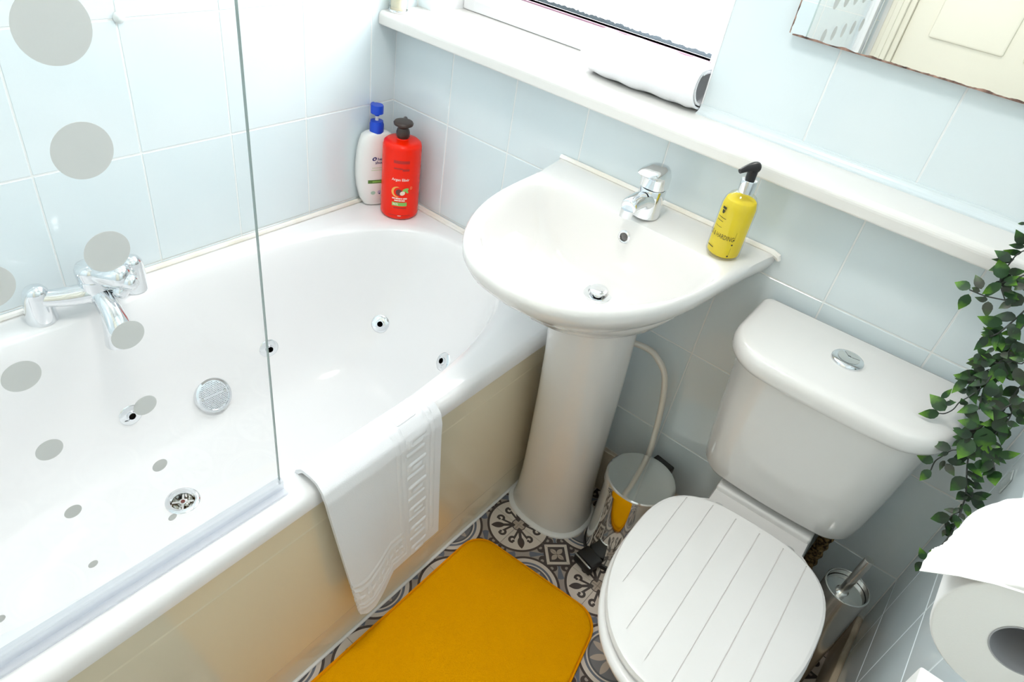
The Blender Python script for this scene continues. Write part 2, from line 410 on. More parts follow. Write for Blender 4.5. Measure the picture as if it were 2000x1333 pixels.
# floor
fo = struct('floor', box((-0.1, YB - 0.1, -0.1), (XR + 0.1, 0.25, -0.0016)), M['floorgrout'], 'patterned grey and cream encaustic style tile floor')
ax0, ay0 = 0.817, -0.267
fx = [ax0 + 2 * FP * k for k in range(-1, 5)]; fy = [ay0 + 2 * FP * k for k in range(-6, 3)]
fcache = {}
for i in range(len(fx) - 1):
    for j in range(len(fy) - 1):
        x0, x1, y0, y1 = max(fx[i], 0.70), min(fx[i + 1], XR), max(fy[j], YB), min(fy[j + 1], 0)
        if x1 - x0 < 0.01 or y1 - y0 < 0.01: continue
        cx, cy = (fx[i] + fx[i + 1]) / 2, (fy[j] + fy[j + 1]) / 2; gp = 0.0006
        key = tuple(round(q, 4) for q in (x0 - cx, x1 - cx, y0 - cy, y1 - cy))
        if key not in fcache:
            v, f = box((key[0] + gp, key[2] + gp, -0.008), (key[1] - gp, key[3] - gp, 0.0), 0.0004, 1)
            me = bpy.data.meshes.new('floor_tile'); me.from_pydata([tuple(p) for p in v], [], f); me.materials.append(M['floor']); fcache[key] = me
        o = bpy.data.objects.new('floor_tile', fcache[key]); COL.objects.link(o); o.parent = fo; o.location = (cx, cy, 0)
# ceiling and walls
struct('ceiling', box((-0.1, YB - 0.1, ZC), (XR + 0.1, 0.3, ZC + 0.08)), M['plaster'], 'plain white painted ceiling')
G = 0.0009
wl = struct('wall_left', box((-0.1, YB - 0.1, 0), (-G, 0.3, ZC)), M['grout'], 'pale blue tiled wall behind the bath')
LX = lambda u, z: Matrix.Translation((0, u, z)) @ Matrix(((0, 0, 1), (1, 0, 0), (0, 1, 0))).to_4x4()
tile_wall(wl, cuts(YB, YU, sorted(-(0.081 + 0.2 * k) for k in range(9))), cuts(0.30, ZC, GZ), LX)
wr = struct('wall_right', box((XR + G, YB - 0.1, 0), (XR + 0.1, 0.3, ZC)), M['grout'], 'pale blue tiled wall beside the toilet')
RX = lambda u, z: Matrix.Translation((XR, u, z)) @ Matrix(((0, 0, -1), (-1, 0, 0), (0, 1, 0))).to_4x4()
tile_wall(wr, cuts(YB, 0, sorted(-0.31 + 0.2 * k for k in range(-6, 2))), cuts(0.15, ZC, GZ), RX)
RVL, RVR, RVT, YG = 0.05, 0.815, 2.06, 0.20
wbm = join(box((-0.1, G, 0), (XR + 0.1, 0.30, SILL_Z0)), box((RVR, YU + G, SILL_Z0), (XR + 0.1, 0.30, ZC)), box((-0.1, YU + G, SILL_Z0), (RVL, 0.30, ZC)), box((RVL, YU + G, RVT), (RVR, 0.30, ZC)))
wb = struct('wall_back', wbm, M['grout'], 'pale blue tiled window wall with boxed out lower half')
BX = lambda yy: (lambda u, z: Matrix.Translation((u, yy, z)) @ Matrix(((1, 0, 0), (0, 0, -1), (0, 1, 0))).to_4x4())
tile_wall(wb, cuts(0, XR, [0.2012 + 0.2 * k for k in range(8)]), cuts(0.15, SILL_Z0, GZ), BX(0.0))
tile_wall(wb, cuts(RVR, XR, [1.030, 1.238, 1.446]), cuts(SILL_Z1 + 0.010, ZC, [1.290 + 0.2533 * k for k in range(5)]), BX(YU))
tile_wall(wb, cuts(0, RVL, []), cuts(SILL_Z1, ZC, [1.290 + 0.2533 * k for k in range(5)]), BX(YU))
wf = struct('wall_front', join(box((-0.1, YB - 0.1, 0), (0.80, YB - G, ZC)), box((0.80, YB - 0.1, 2.02), (XR + 0.1, YB - G, ZC)), box((1.56, YB - 0.1, 0), (XR + 0.1, YB - G, 2.02))), M['grout'], 'pale blue tiled wall with the cream door')
FX = lambda u, z: Matrix.Translation((u, YB, z)) @ Matrix(((-1, 0, 0), (0, 0, 1), (0, 1, 0))).to_4x4()
tile_wall(wf, cuts(0, 0.73, [0.12, 0.32, 0.52]), cuts(0.30, ZC, GZ), FX)
# reveal lining, coving and skirting
rv = struct('trim_1', join(box((RVL - 0.002, YU - 0.001, SILL_Z1), (RVL + 0.0008, 0.29, RVT)), box((RVR - 0.0008, YU - 0.001, SILL_Z1), (RVR + 0.002, 0.29, RVT)), box((RVL + 0.001, YU, RVT - 0.0008), (RVR - 0.001, 0.29, RVT + 0.002))), M['upvc'], 'white window reveal lining')
cv = [(0, 0)] + [(-0.014 + 0.014 * math.cos(R_(t)) * 1.0, 0.014 * math.sin(R_(t))) for t in range(0, 91, 15)]
prof = [Vector((0, YU, SILL_Z1)), Vector((0, YU - 0.017, SILL_Z1))] + [Vector((0, YU - 0.017 + 0.014 * math.sin(R_(t)), SILL_Z1 + 0.017 - 0.014 * math.cos(R_(t)))) for t in range(0, 91, 15)] + [Vector((0, YU, SILL_Z1 + 0.017))]
struct('trim_2', loft([[Vector((x, p.y, p.z)) for p in prof] for x in (RVR, XR)]), M['tile'], 'pale coved tile trim along the ledge')
def baseboard(name, lo, hi, lab): return struct(name, box(lo, hi, 0.004, 2), M['skirt'], lab)
baseboard('baseboard_back', (0.735, -0.010, 0), (XR - 0.013, 0.002, 0.148), 'cream skirting under the window wall tiles')
baseboard('baseboard_right', (XR - 0.013, YB, 0), (XR + 0.001, 0.0, 0.148), 'cream skirting under the right wall tiles')
# window sill ledge with a rounded nose
sp = [(-0.060 + 0.013 - 0.013 * math.sin(R_(t)), SILL_Z1 - 0.013 + 0.013 * math.cos(R_(t))) for t in range(0, 91, 15)] + [(-0.060 + 0.004 - 0.004 * math.cos(R_(t)), SILL_Z0 + 0.004 - 0.004 * math.sin(R_(t))) for t in range(0, 91, 30)]
ledge = [Vector((0, YG + 0.04, SILL_Z1))] + [Vector((0, y, z)) for y, z in sp] + [Vector((0, YG + 0.04, SILL_Z0))]
struct('trim_3', loft([[Vector((x, p.y, p.z)) for p in ledge] for x in (0.001, XR - 0.001)]), M['sill'], 'long white painted window sill ledge')
# window
win = tag(thing('window_1', 'white framed window with bright frosted pane', None, (0.43, YG, SILL_Z1)), kind='structure')
WB, WT = 1.108, 1.99
def fr(lo, hi): return box(lo, hi, 0.004, 2)
def ring4(x0, x1, z0, z1, wl_, wr_, wb_, wt_, y0, y1):
    return join(fr((x0, y0, z0), (x0 + wl_, y1, z1)), fr((x1 - wr_, y0, z0), (x1, y1, z1)), fr((x0 + wl_ - 0.004, y0 + 0.0006, z0), (x1 - wr_ + 0.004, y1, z0 + wb_)), fr((x0 + wl_ - 0.004, y0 + 0.0006, z1 - wt_), (x1 - wr_ + 0.004, y1, z1)))
obj('frame', ring4(RVL + 0.001, RVR - 0.001, SILL_Z1 + 0.0005, RVT - 0.001, 0.04, 0.04, 0.038, 0.04, YG - 0.015, YG + 0.06), M['upvc'], win)
obj('sash', ring4(RVL + 0.03, RVR - 0.008, SILL_Z1 + 0.030, RVT - 0.03, 0.06, 0.045, WB - SILL_Z1 - 0.030, 0.045, YG - 0.03, YG + 0.02), M['upvc'], win)
pn = obj('pane', box((RVL + 0.085, YG - 0.004, WB - 0.005), (RVR - 0.045, YG + 0.004, WT + 0.005)), M['pane'], win, smooth=False)
# ragged dark spacer line along the bottom of the pane
rag = []
n_ = 120
for i in range(n_ + 1):
    x = lerp(RVL + 0.09, RVR - 0.048, i / n_); rag.append((x, WB + 0.004 + random.uniform(0.003, 0.0075)))
V = [Vector((x, YG - 0.0052, WB + 0.0005)) for x, z in rag] + [Vector((x, YG - 0.0052, z)) for x, z in rag]
obj('spacer', (V, [(i, i + 1, n_ + 2 + i, n_ + 1 + i) for i in range(n_)]), mat('dark_spacer', srgb(120, 132, 140), 0.7), win, smooth=False)
obj('gasket', box((RVL + 0.088, YG - 0.0305, WB - 0.0035), (RVR - 0.048, YG - 0.004, WB)), mat('plum_gasket', srgb(150, 110, 130), 0.5), win, smooth=False)
obj('handle', join(box((0.40, YG - 0.042, 1.078), (0.44, YG - 0.03, 1.094), 0.003), box((0.41, YG - 0.055, 1.081), (0.53, YG - 0.042, 1.091), 0.004)), M['upvc'], win) if False else None
# door behind the camera, seen in the mirror
dr = tag(thing('door_1', 'cream panelled door in white architrave', None, (1.18, YB, 0)), kind='structure')
def ov(x0, x1, z0, z1, y0, y1, b=0.004): return box((x0, y0, z0), (x1, y1, z1), b)
obj('leaf', ov(0.82, 1.54, 0.005, 2.0, YB - 0.06, YB - 0.02), M['door'], dr)
for (x0, x1, z0, z1) in ((0.90, 1.15, 1.05, 1.88), (1.21, 1.46, 1.05, 1.88), (0.90, 1.15, 0.15, 0.92), (1.21, 1.46, 0.15, 0.92)):
    obj('door_panel', ov(x0, x1, z0, z1, YB - 0.03, YB - 0.010, 0.009), M['door'], dr)
ar = obj('architrave', join(ov(0.745, 0.80, 0, 2.06, YB - 0.005, YB + 0.014, 0.005), ov(0.762, 0.782, 0, 2.05, YB + 0.010, YB + 0.020, 0.004), ov(0.80, 0.82, 0, 2.0, YB - 0.08, YB - 0.002, 0.002), ov(1.54, 1.58, 0, 2.06, YB - 0.005, YB + 0.014, 0.005), ov(0.745, 1.58, 2.005, 2.06, YB - 0.005, YB + 0.016, 0.005)), M['door'], dr)
obj('door_handle', join(tube([(1.49, YB - 0.022, 1.0), (1.49, YB + 0.02, 1.0), (1.40, YB + 0.025, 1.0)], 0.008)), M['chrome'], dr)
# ceiling light
cl = thing('ceiling_light_offscreen', 'round white glass ceiling light above the bathroom floor', 'ceiling light', (0.85, -0.75, ZC))
obj('base', lathe((0.85, -0.75, ZC - 0.025), [(0.15, 0), (0.15, 0.0245)], 48), M['chrome'], cl)
def lampmat():
    m = bpy.data.materials.new('lit_opal_glass'); m.use_nodes = True; n, l = m.node_tree.nodes, m.node_tree.links
    n.remove(n['Principled BSDF']); e = n.new('ShaderNodeEmission'); e.inputs[0].default_value = (1.0, 0.965, 0.92, 1); e.inputs[1].default_value = CEIL_POWER
    l.new(e.outputs[0], n['Material Output'].inputs[0]); return m
obj('opal_shade_offscreen', lathe((0.85, -0.75, ZC - 0.10), [(0.02, 0.0), (0.08, 0.012), (0.12, 0.038), (0.14, 0.076)], 48), lampmat(), cl)

# ------------------------------------------------------------------ bath
SK = 0.0285
def skew(vf):
    return [Vector((p[0] * (1 + SK * (-p[1])), p[1], p[2])) for p in vf[0]], vf[1]
BX1, BY1 = 0.7275, YB + 0.003
BC = (0.3635, -0.80)
NB = 160
def rect_pt(t, ins):
    c, s = math.cos(t), math.sin(t); x0, x1, y0, y1 = 0.003 + ins, BX1 - ins, BY1 + ins, -0.003 - ins
    k = 1e9
    if c > 1e-9: k = min(k, (x1 - BC[0]) / c)
    if c < -1e-9: k = min(k, (x0 - BC[0]) / c)
    if s > 1e-9: k = min(k, (y1 - BC[1]) / s)
    if s < -1e-9: k = min(k, (y0 - BC[1]) / s)
    return Vector((BC[0] + c * k, BC[1] + s * k, 0))
def inner_pt(t, sa, sb, dy=0.0, bump=0.0):
    c, s = math.cos(t), math.sin(t); a, b, n = 0.3085, 0.735, 2.7
    x = math.copysign(abs(c) ** (2 / n), c) * a * sa; y = math.copysign(abs(s) ** (2 / n), s) * b * sb
    yy = BC[1] + y + dy
    if c < 0: x += bump * 0.028 * math.exp(-((yy + 0.90) / 0.17) ** 4) * min(1, abs(c) * 2)
    return Vector((BC[0] + x, yy, 0))
# parameter angles denser at the corners of the rectangle
TS = []
ca = [math.atan2(y - BC[1], x - BC[0]) for x, y in ((BX1, -0.003), (0.003, -0.003), (0.003, BY1), (BX1, BY1))]
full = sorted([a % (2 * math.pi) for a in ca])
base_t = [2 * math.pi * i / NB for i in range(NB)]
for a in full:
    k = min(range(NB), key=lambda i: abs(base_t[i] - a)); base_t[k] = a
# blend: sample by arc so inner corners stay round
rings = []
def rr(ins, z): rings.append([Vector((p.x, p.y, z)) for p in (rect_pt(t, ins) for t in base_t)])
# map rectangle angle -> superellipse parameter giving the same direction
def par(t):
    c, s = math.cos(t), math.sin(t); n = 2.7
    return math.atan2(math.copysign(abs(s / 0.735) ** (n / 2), s), math.copysign(abs(c / 0.3085) ** (n / 2), c))
PT = [par(t) for t in base_t]
def ri(sa, sb, z, dy=0.0, bump=1.0): rings.append([Vector((p.x, p.y, z)) for p in (inner_pt(t, sa, sb, dy, bump) for t in PT)])
rr(0.0, 0.512); rr(0.0, 0.528); rr(0.003, 0.538); rr(0.009, 0.5445); rr(0.018, 0.5465)
rings.append([Vector((lerp(a.x, b.x, 0.72), lerp(a.y, b.y, 0.72), 0.5460)) for a, b in zip([rect_pt(t, 0.018) for t in base_t], [inner_pt(t, 1.0, 1.0, 0, 1) for t in PT])])
ri(1.0, 1.0, 0.5440); ri(0.988, 0.992, 0.5385); ri(0.972, 0.980, 0.522); ri(0.955, 0.962, 0.485, 0, 0.9); ri(0.935, 0.930, 0.42, -0.004, 0.7)
ri(0.91, 0.885, 0.35, -0.010, 0.4); ri(0.875, 0.825, 0.28, -0.018, 0.2); ri(0.82, 0.755, 0.222, -0.025, 0.0); ri(0.73, 0.67, 0.182, -0.03, 0.0); ri(0.60, 0.57, 0.162, -0.03, 0.0); ri(0.40, 0.40, 0.154, -0.03, 0.0); ri(0.18, 0.18, 0.151, -0.03, 0.0)
bath = thing('bathtub', 'white acrylic whirlpool bath with cream side panel along the tiled wall', 'bathtub', (0.36, -0.80, 0))
under = [(0.20, 0.20, 0.131, -0.03), (0.43, 0.42, 0.134, -0.03), (0.63, 0.59, 0.142, -0.03), (0.765, 0.69, 0.163, -0.03), (0.855, 0.775, 0.204, -0.025), (0.91, 0.845, 0.265, -0.018), (0.945, 0.905, 0.34, -0.010), (0.97, 0.95, 0.41, -0.004), (0.99, 0.982, 0.475, 0), (1.015, 1.008, 0.508, 0)]
top_rings = rings; rings = []
for sa_, sb_, z_, dy_ in under: ri(sa_, sb_, z_, dy_, 0.0 if z_ < 0.26 else 0.5)
rings = rings + top_rings
tubvf = skew(loft(rings, True, True))
tub = obj('tub', tubvf, M['acrylic'], bath, ang=60)
PXX = 0.719
pv = join(box((PXX - 0.014, YB + 0.004, 0.0), (PXX, -0.004, 0.5125)))
pan = obj('side_panel', skew(pv), M['panel'], bath, smooth=False)
def pbev(x0, x1, y0, y1, z0, z1, b):
    return [Vector(p) for p in ((x0, y0, z0), (x0, y1, z0), (x0, y1, z1), (x0, y0, z1), (x1, y0 + b, z0 + b), (x1, y1 - b, z0 + b), (x1, y1 - b, z1 - b), (x1, y0 + b, z1 - b))], [(0, 1, 5, 4), (1, 2, 6, 5), (2, 3, 7, 6), (3, 0, 4, 7), (4, 5, 6, 7)]
obj('raised_field', skew(pbev(PXX - 0.001, PXX + 0.0008, YB + 0.05, -0.06, 0.085, 0.455, 0.007)), M['panel'], bath, smooth=False)
obj('floor_sealant', skew(tube([(PXX + 0.003, YB + 0.01, 0.004), (PXX + 0.003, -0.012, 0.004)], 0.004, 8)), M['whiteseal'], bath)
sl = lambda pts, r: tube(pts, r, 8)
obj('wall_sealant', join(sl([(0.0075, YB + 0.012, 0.548), (0.0075, -0.008, 0.548)], 0.0070), skew(sl([(0.008, -0.0080, 0.548), (0.72, -0.0080, 0.548)], 0.0070)), skew(box((0.016, -0.021, 0.5455), (0.70, -0.012, 0.5515), 0.003))), M['sealant'], bath)
bvh = BVHTree.FromPolygons([tuple(p) for p in tubvf[0]], tubvf[1])
def on_tub(u, v):
    d = ray(u, v).normalized(); loc, nrm, idx, dist = bvh.ray_cast(CAM, d)
    if nrm.dot(d) > 0: nrm = -nrm
    return loc, nrm
bores = []
for (u, v) in ((525, 681), (743, 633), (255, 811), (866, 707)):
    p, nr = on_tub(u, v); F_ = frame_to(nr, p)
    j = obj('water_jet', xf(lathe((0, 0, 0), [(0.0250, -0.006), (0.0250, 0.001), (0.022, 0.0035), (0.0115, 0.0045), (0.010, 0.009), (0.0078, 0.0095), (0.0068, 0.004), (0.0068, -0.030)], 28, False, False), F_), M['chrome'], bath, ang=50)
    bores.append(xf(lathe((0, 0, 0), [(0.0075, -0.04), (0.0075, 0.02)], 20), F_))
p, nr = on_tub(414, 772); F_ = frame_to(nr, p + nr * 0.006)
gr = obj('suction_grille', xf(lathe((0, 0, 0), [(0.045, -0.012), (0.045, 0.004), (0.042, 0.009), (0.037, 0.0095), (0.036, 0.007)], 40), F_), M['chrome'], bath, ang=50)
vs = ([], [])
for i in range(-8, 9):
    for k in range(-8, 9):
        x, y = i * 0.0040 + (0.002 if k % 2 else 0), k * 0.0040
        if x * x + y * y < 0.0335 ** 2 and abs(y) > 0.003: vs = join(vs, lathe((x, y, 0), [(0.0012, 0.0068), (0.0012, 0.0075)], 5))
go = obj('grille_studs', xf(vs, F_), mat('grey_grille', srgb(128, 130, 132), 0.5), gr, smooth=False); go['kind'] = 'stuff'
for sgn in (-1, 1): obj('screw', xf(lathe((sgn * 0.029, 0, 0), [(0.0036, 0.006), (0.0036, 0.0085), (0.002, 0.0088)], 10), F_), M['steel'], gr)
p, nr = on_tub(357, 979); F_ = frame_to(nr, p)
dn = obj('bath_drain', xf(lathe((0, 0, 0), [(0.036, -0.003), (0.036, 0.001), (0.032, 0.0035), (0.0255, 0.0032), (0.0225, -0.001)], 36, False, False), F_), M['chrome'], bath, ang=50)
obj('drain_well', xf(lathe((0, 0, 0), [(0.0235, 0.0), (0.0225, -0.004), (0.0215, -0.045)], 30, False, True), F_), M['steel'], dn)
bores.append(xf(lathe((0, 0, 0), [(0.0245, -0.04), (0.0245, 0.02)], 30), F_)); bore(tub, bores)
cr = join(*[xf(box((-0.0225, -0.0024, -0.006), (0.0225, 0.0024, -0.003), 0.0004), Matrix.Rotation(R_(45 + 90 * k + 10), 4, 'Z')) for k in range(2)], lathe((0, 0, 0), [(0.008, -0.006), (0.008, -0.0026), (0.005, -0.002)], 16))
obj('drain_cross', xf(cr, F_), M['steel'], dn)
obj('drain_screw', xf(lathe((0, 0, 0), [(0.0045, -0.0024), (0.0045, -0.0012)], 12), F_), M['inkplum'], dn)

# ------------------------------------------------------------------ bath mixer tap
tapc = Vector((0.05, -0.86, 0.546))
bt = thing('bath_mixer_tap', 'chrome two pillar bath mixer tap on the bath rim', 'tap', tapc)
for yy in (-0.95, -0.77):
    obj('pillar', loft([circ((0.050 + dx, yy + dy, 0.546 + z), r, None, 28) for r, z, dx, dy in ((0.0275, 0, 0, 0), (0.0278, 0.004, 0, 0), (0.0255, 0.03, 0.003, 0), (0.0235, 0.058, 0.006, 0), (0.0215, 0.070, 0.008, 0), (0.016, 0.078, 0.009, 0), (0.008, 0.082, 0.010, 0), (0.001, 0.083, 0.010, 0))]), M['chrome'], bt, ang=60)
body = tube(smooth_path([(0.060, -0.95, 0.600), (0.072, -0.925, 0.598), (0.084, -0.895, 0.598), (0.094, -0.86, 0.600), (0.084, -0.825, 0.598), (0.072, -0.795, 0.598), (0.060, -0.77, 0.600)], 5), [0.0165 + 0.0045 * math.sin(math.pi * i / 30) ** 2 for i in range(31)], 22)
obj('bridge', body, M['chrome'], bt, ang=70)
obj('mixer_body', loft([circ((0.090, -0.858, 0.575 + z), r, None, 32) for r, z in ((0.006, 0), (0.022, 0.004), (0.0275, 0.014), (0.0285, 0.034), (0.0265, 0.050), (0.0255, 0.053), (0.0275, 0.055), (0.0285, 0.072), (0.024, 0.082), (0.010, 0.086))]), M['chrome'], bt, ang=60)
obj('spout', tube(smooth_path([(0.096, -0.858, 0.594), (0.118, -0.857, 0.588), (0.142, -0.857, 0.568), (0.158, -0.858, 0.540), (0.164, -0.858, 0.512)], 6), [0.0195, 0.0195, 0.0195, 0.0195, 0.0195, 0.0195, 0.0197, 0.0199, 0.0202, 0.0205, 0.021, 0.0215, 0.022, 0.023, 0.024, 0.025, 0.026, 0.027, 0.028, 0.029, 0.030, 0.031, 0.0318, 0.0324, 0.0315], 28), M['chrome'], bt, ang=60)
hd = Vector((0.082, 0.050, 0.004)).normalized()
obj('lever', tube([Vector((0.086, -0.858, 0.640)) + hd * s_ for s_ in (-0.016, -0.004, 0.012, 0.035, 0.058, 0.072, 0.078, 0.080)], [0.010, 0.020, 0.0245, 0.0260, 0.0255, 0.0225, 0.015, 0.004], 28), M['chrome'], bt, ang=60)
obj('diverter_knob', tube([(0.106, -0.838, 0.606), (0.122, -0.832, 0.606), (0.128, -0.830, 0.606), (0.139, -0.826, 0.606), (0.143, -0.825, 0.606)], [0.009, 0.0105, 0.0150, 0.0140, 0.006], 18), M['chrome'], bt, ang=60)
obj('lever_tip', tube([Vector((0.086, -0.858, 0.630)) + hd * s_ for s_ in (0.060, 0.075, 0.088, 0.094)], [0.016, 0.017, 0.015, 0.007], 18), M['chrome'], bt, ang=60)

# ------------------------------------------------------------------ shower screen
SX, SYE, SYW = 0.703, -0.876, -1.545
ss = thing('shower_screen', 'clear glass shower screen with frosted dots on the bath rim', 'shower screen', (SX, SYE, 0.552))
obj('glass_pane', box((SX - 0.002, SYW, 0.562), (SX + 0.002, SYE - 0.0012, 2.02)), M['glass'], ss, smooth=False)
obj('polished_edge', box((SX - 0.002, SYE - 0.0011, 0.562), (SX + 0.002, SYE, 2.02)), M['glassedge'], ss, smooth=False)
radz = ([0.63, 0.735, 0.84, 0.95, 1.055, 1.16, 1.265, 1.37], [0.0058, 0.0094, 0.0135, 0.0178, 0.0222, 0.0268, 0.0305, 0.034])
for k in range(5):
    for i in range(13):
        z = 0.631 + 0.1053 * i; r = interp(z, *radz) if z < 1.4 else max(0.006, 0.034 - 0.005 * (i - 7)); y = -1.044 - 0.1045 * k
        vv = xf(lathe((0, 0, 0), [(r, 0), (r, 0.0004)], 40), Matrix.Translation((SX + 0.0021, y, z)) @ Matrix.Rotation(R_(90), 4, 'Y'))
        if y > SYW + 0.03: obj('frosted_dot', vv, M['dot'], ss, smooth=False)
obj('seal_strip', join(box((SX - 0.006, SYW, 0.547), (SX + 0.006, SYE + 0.004, 0.572), 0.002), box((SX - 0.002, SYW, 0.5475), (SX + 0.017, SYE + 0.004, 0.553), 0.002)), M['strip'], ss)
obj('wall_profile', box((SX - 0.014, YB + 0.002, 0.548), (SX + 0.014, SYW + 0.012, 2.03), 0.003), M['upvc'], ss)
obj('hinge_rod', tube([(SX + 0.018, SYW - 0.01, 0.55), (SX + 0.018, SYW - 0.01, 2.03)], 0.006, 10), M['chrome'], ss)

# ------------------------------------------------------------------ towel over the bath rim
def bath_front(y, z=0.5): return BX1 * (1 + SK * -y)
prof_t = [(-0.064, 0.476), (-0.060, 0.515), (-0.050, 0.547), (-0.038, 0.5585), (-0.018, 0.5605), (-0.004, 0.558), (0.0095, 0.546), (0.0135, 0.525), (0.0125, 0.49), (0.0130, 0.42)]
def key_emboss(u, v):
    h = 0.0
    def line(d, w_): return max(0.0, 1 - abs(d) / w_)
    for c in (0.585, 0.635, 0.865, 0.915): h = max(h, line(u - c, 0.014) if v < 0.93 else 0)
    if 0.66 < u < 0.84:
        q = (v * 7.5) % 1.0; uu = (u - 0.66) / 0.18
        if 0.12 < q < 0.22 and uu > 0.1: h = max(h, 0.9)
        if 0.62 < q < 0.72 and uu < 0.9: h = max(h, 0.9)
        if 0.37 < q < 0.47 and 0.25 < uu < 0.8: h = max(h, 0.8)
        if 0.12 < q < 0.47 and 0.10 < uu < 0.22: h = max(h, 0.8)
    for c in (0.80, 0.835, 0.93, 0.955):
        if u < 0.60: h = max(h, line(v - c, 0.009))
    if 0.845 < v < 0.92 and u < 0.58:
        q = (u * 8.0) % 1.0
        if 0.1 < q < 0.24: h = max(h, 0.8)
        if q < 0.6 and abs(v - 0.885) < 0.008: h = max(h, 0.8)
    return h
def towel_pt(u, v):
    zb = interp(u, [0, 0.06, 0.15, 0.3, 0.45, 0.7, 1.0], [0.150, 0.134, 0.131, 0.145, 0.165, 0.168, 0.176])
    L = [0.0]; path = prof_t + [(0.014, 0.3), (0.016, zb)]
    for a, b in zip(path[:-1], path[1:]): L.append(L[-1] + math.dist(a, b))
    s_ = v * L[-1]; dx = interp(s_, L, [q[0] for q in path]); z = interp(s_, L, [q[1] for q in path])
    drop = max(0.0, (0.54 - z) / 0.40) if s_ > 0.1 else 0.0
    y = lerp(lerp(-0.836, -0.772, drop), lerp(-0.560, -0.531, drop), u)
    wave = 0.010 * drop * (math.sin(u * 7.5 + 0.6) * 0.6 + math.sin(u * 3.0 + 2.0)) + 0.006 * drop
    x = bath_front(y) + dx + max(0, wave) + 0.0022 * key_emboss(u, v) * (1 if s_ > 0.10 else 0.3)
    zz = z + (0.0022 * key_emboss(u, v) if s_ <= 0.13 else 0)
    return Vector((x, y, zz))
tw = obj('hand_towel', shell(110, 170, towel_pt, 0.0075), M['terry'], None, loc=(0.745, -0.69, 0.547))
tag(tw, 'white terry towel with embossed key border hung over the bath rim', 'towel')

# ------------------------------------------------------------------ bottles in the bath corner
def bottle_pump_dir(): pass
wc = Vector((0.036, -0.089, 0.547)); wdir = R_(68)
wbt = thing('shampoo_bottle', 'white shampoo bottle with blue pump in the bath corner', 'bottle', wc)
RW = Matrix.Translation(wc) @ Matrix.Rotation(wdir, 4, 'Z')
def flat_ring(a, b, z, n=40, e=2.6):
    out = []
    for i in range(n):
        t = 2 * math.pi * i / n; c, s = math.cos(t), math.sin(t)
        out.append(Vector((math.copysign(abs(c) ** (2 / e), c) * a, math.copysign(abs(s) ** (2 / e), s) * b, z)))
    return out
wp = [(0.026, 0.016, 0.0), (0.034, 0.021, 0.003), (0.045, 0.023, 0.022), (0.053, 0.025, 0.055), (0.056, 0.026, 0.09), (0.0555, 0.026, 0.12), (0.052, 0.025, 0.155), (0.046, 0.023, 0.182), (0.040, 0.021, 0.197), (0.030, 0.018, 0.203), (0.015, 0.015, 0.206), (0.014, 0.014, 0.21)]
obj('bottle_body', xf(loft([flat_ring(a, b, z) for a, b, z in wp]), RW), M['bottlewhite'], wbt, ang=60)
obj('pump_collar', xf(lathe((0, 0, 0.203), [(0.0185, 0), (0.0185, 0.022), (0.0165, 0.026), (0.0165, 0.030), (0.006, 0.031)], 28), RW), M['blue'], wbt, ang=40)
obj('pump_stem', xf(lathe((0, 0, 0.23), [(0.0045, 0), (0.0045, 0.020)], 12), RW), M['bottlewhite'], wbt)
obj('pump_head', xf(join(lathe((0, 0, 0.246), [(0.006, 0), (0.008, 0.004), (0.0165, 0.007), (0.0168, 0.026), (0.0150, 0.0285)], 28), tube([(0, 0.0, 0.266), (0, 0.03, 0.265), (0, 0.04, 0.260)], [0.008, 0.006, 0.005], 10)), RW), M['blue'], wbt, ang=40)
def on_flat(vf, x0, z0, d=0.0006):
    V = []
    for p in vf[0]:
        x = x0 + p.x; z = z0 + p.y
        a = interp(z, [q[2] for q in wp], [q[0] for q in wp]); b = interp(z, [q[2] for q in wp], [q[1] for q in wp])
        t = max(0, 1 - abs(x / a) ** 2.6) ** (1 / 2.6); V.append(Vector((x, -b * t - d, z)))
    return V, vf[1]
def rectvf(x0, x1, y0, y1, n=10):
    V = [Vector((lerp(x0, x1, i / n), y, 0)) for y in (y0, y1) for i in range(n + 1)]
    return V, [(i, i + 1, n + 2 + i, n + 1 + i) for i in range(n)]
def ell(x, y, a, b, n=18, rot=0):
    V = []
    for i in range(n):
        t = 2 * math.pi * i / n; px, py = a * math.cos(t), b * math.sin(t); V.append(Vector((x + px * math.cos(rot) - py * math.sin(rot), y + px * math.sin(rot) + py * math.cos(rot), 0)))
    return V, [tuple(range(n))]
def wprint(name, vf, m, d=0.0006): obj(name, xf(on_flat(vf, 0, 0, d), RW), m, wbt, smooth=False)
def T(s, size, x, y, bold=False):
    v, f = text_mesh(s, size, bold); return [p + Vector((x, y, 0)) for p in v], f
wprint('brand_lettering', join(T('head &', 0.0115, 0.012, 0.134, True), T('shoulders', 0.0115, 0.012, 0.1245, True)), M['inknavy'])
wprint('brand_emblem', ell(-0.0125, 0.1385, 0.0065, 0.0048, 18, 0.5), M['inknavy']); wprint('emblem_eye', ell(-0.0125, 0.1385, 0.0028, 0.0022, 12, 0.5), M['bottlewhite'], 0.0009)
wprint('pale_lettering', join(rectvf(-0.019, 0.008, 0.112, 0.1145), rectvf(-0.021, 0.008, 0.1055, 0.108)), M['inkpale'])
wprint('green_band', rectvf(-0.029, 0.032, 0.0685, 0.0785, 16), M['inkgreen']); wprint('band_lettering', rectvf(-0.017, 0.008, 0.0715, 0.0755), M['inklime'], 0.0009)
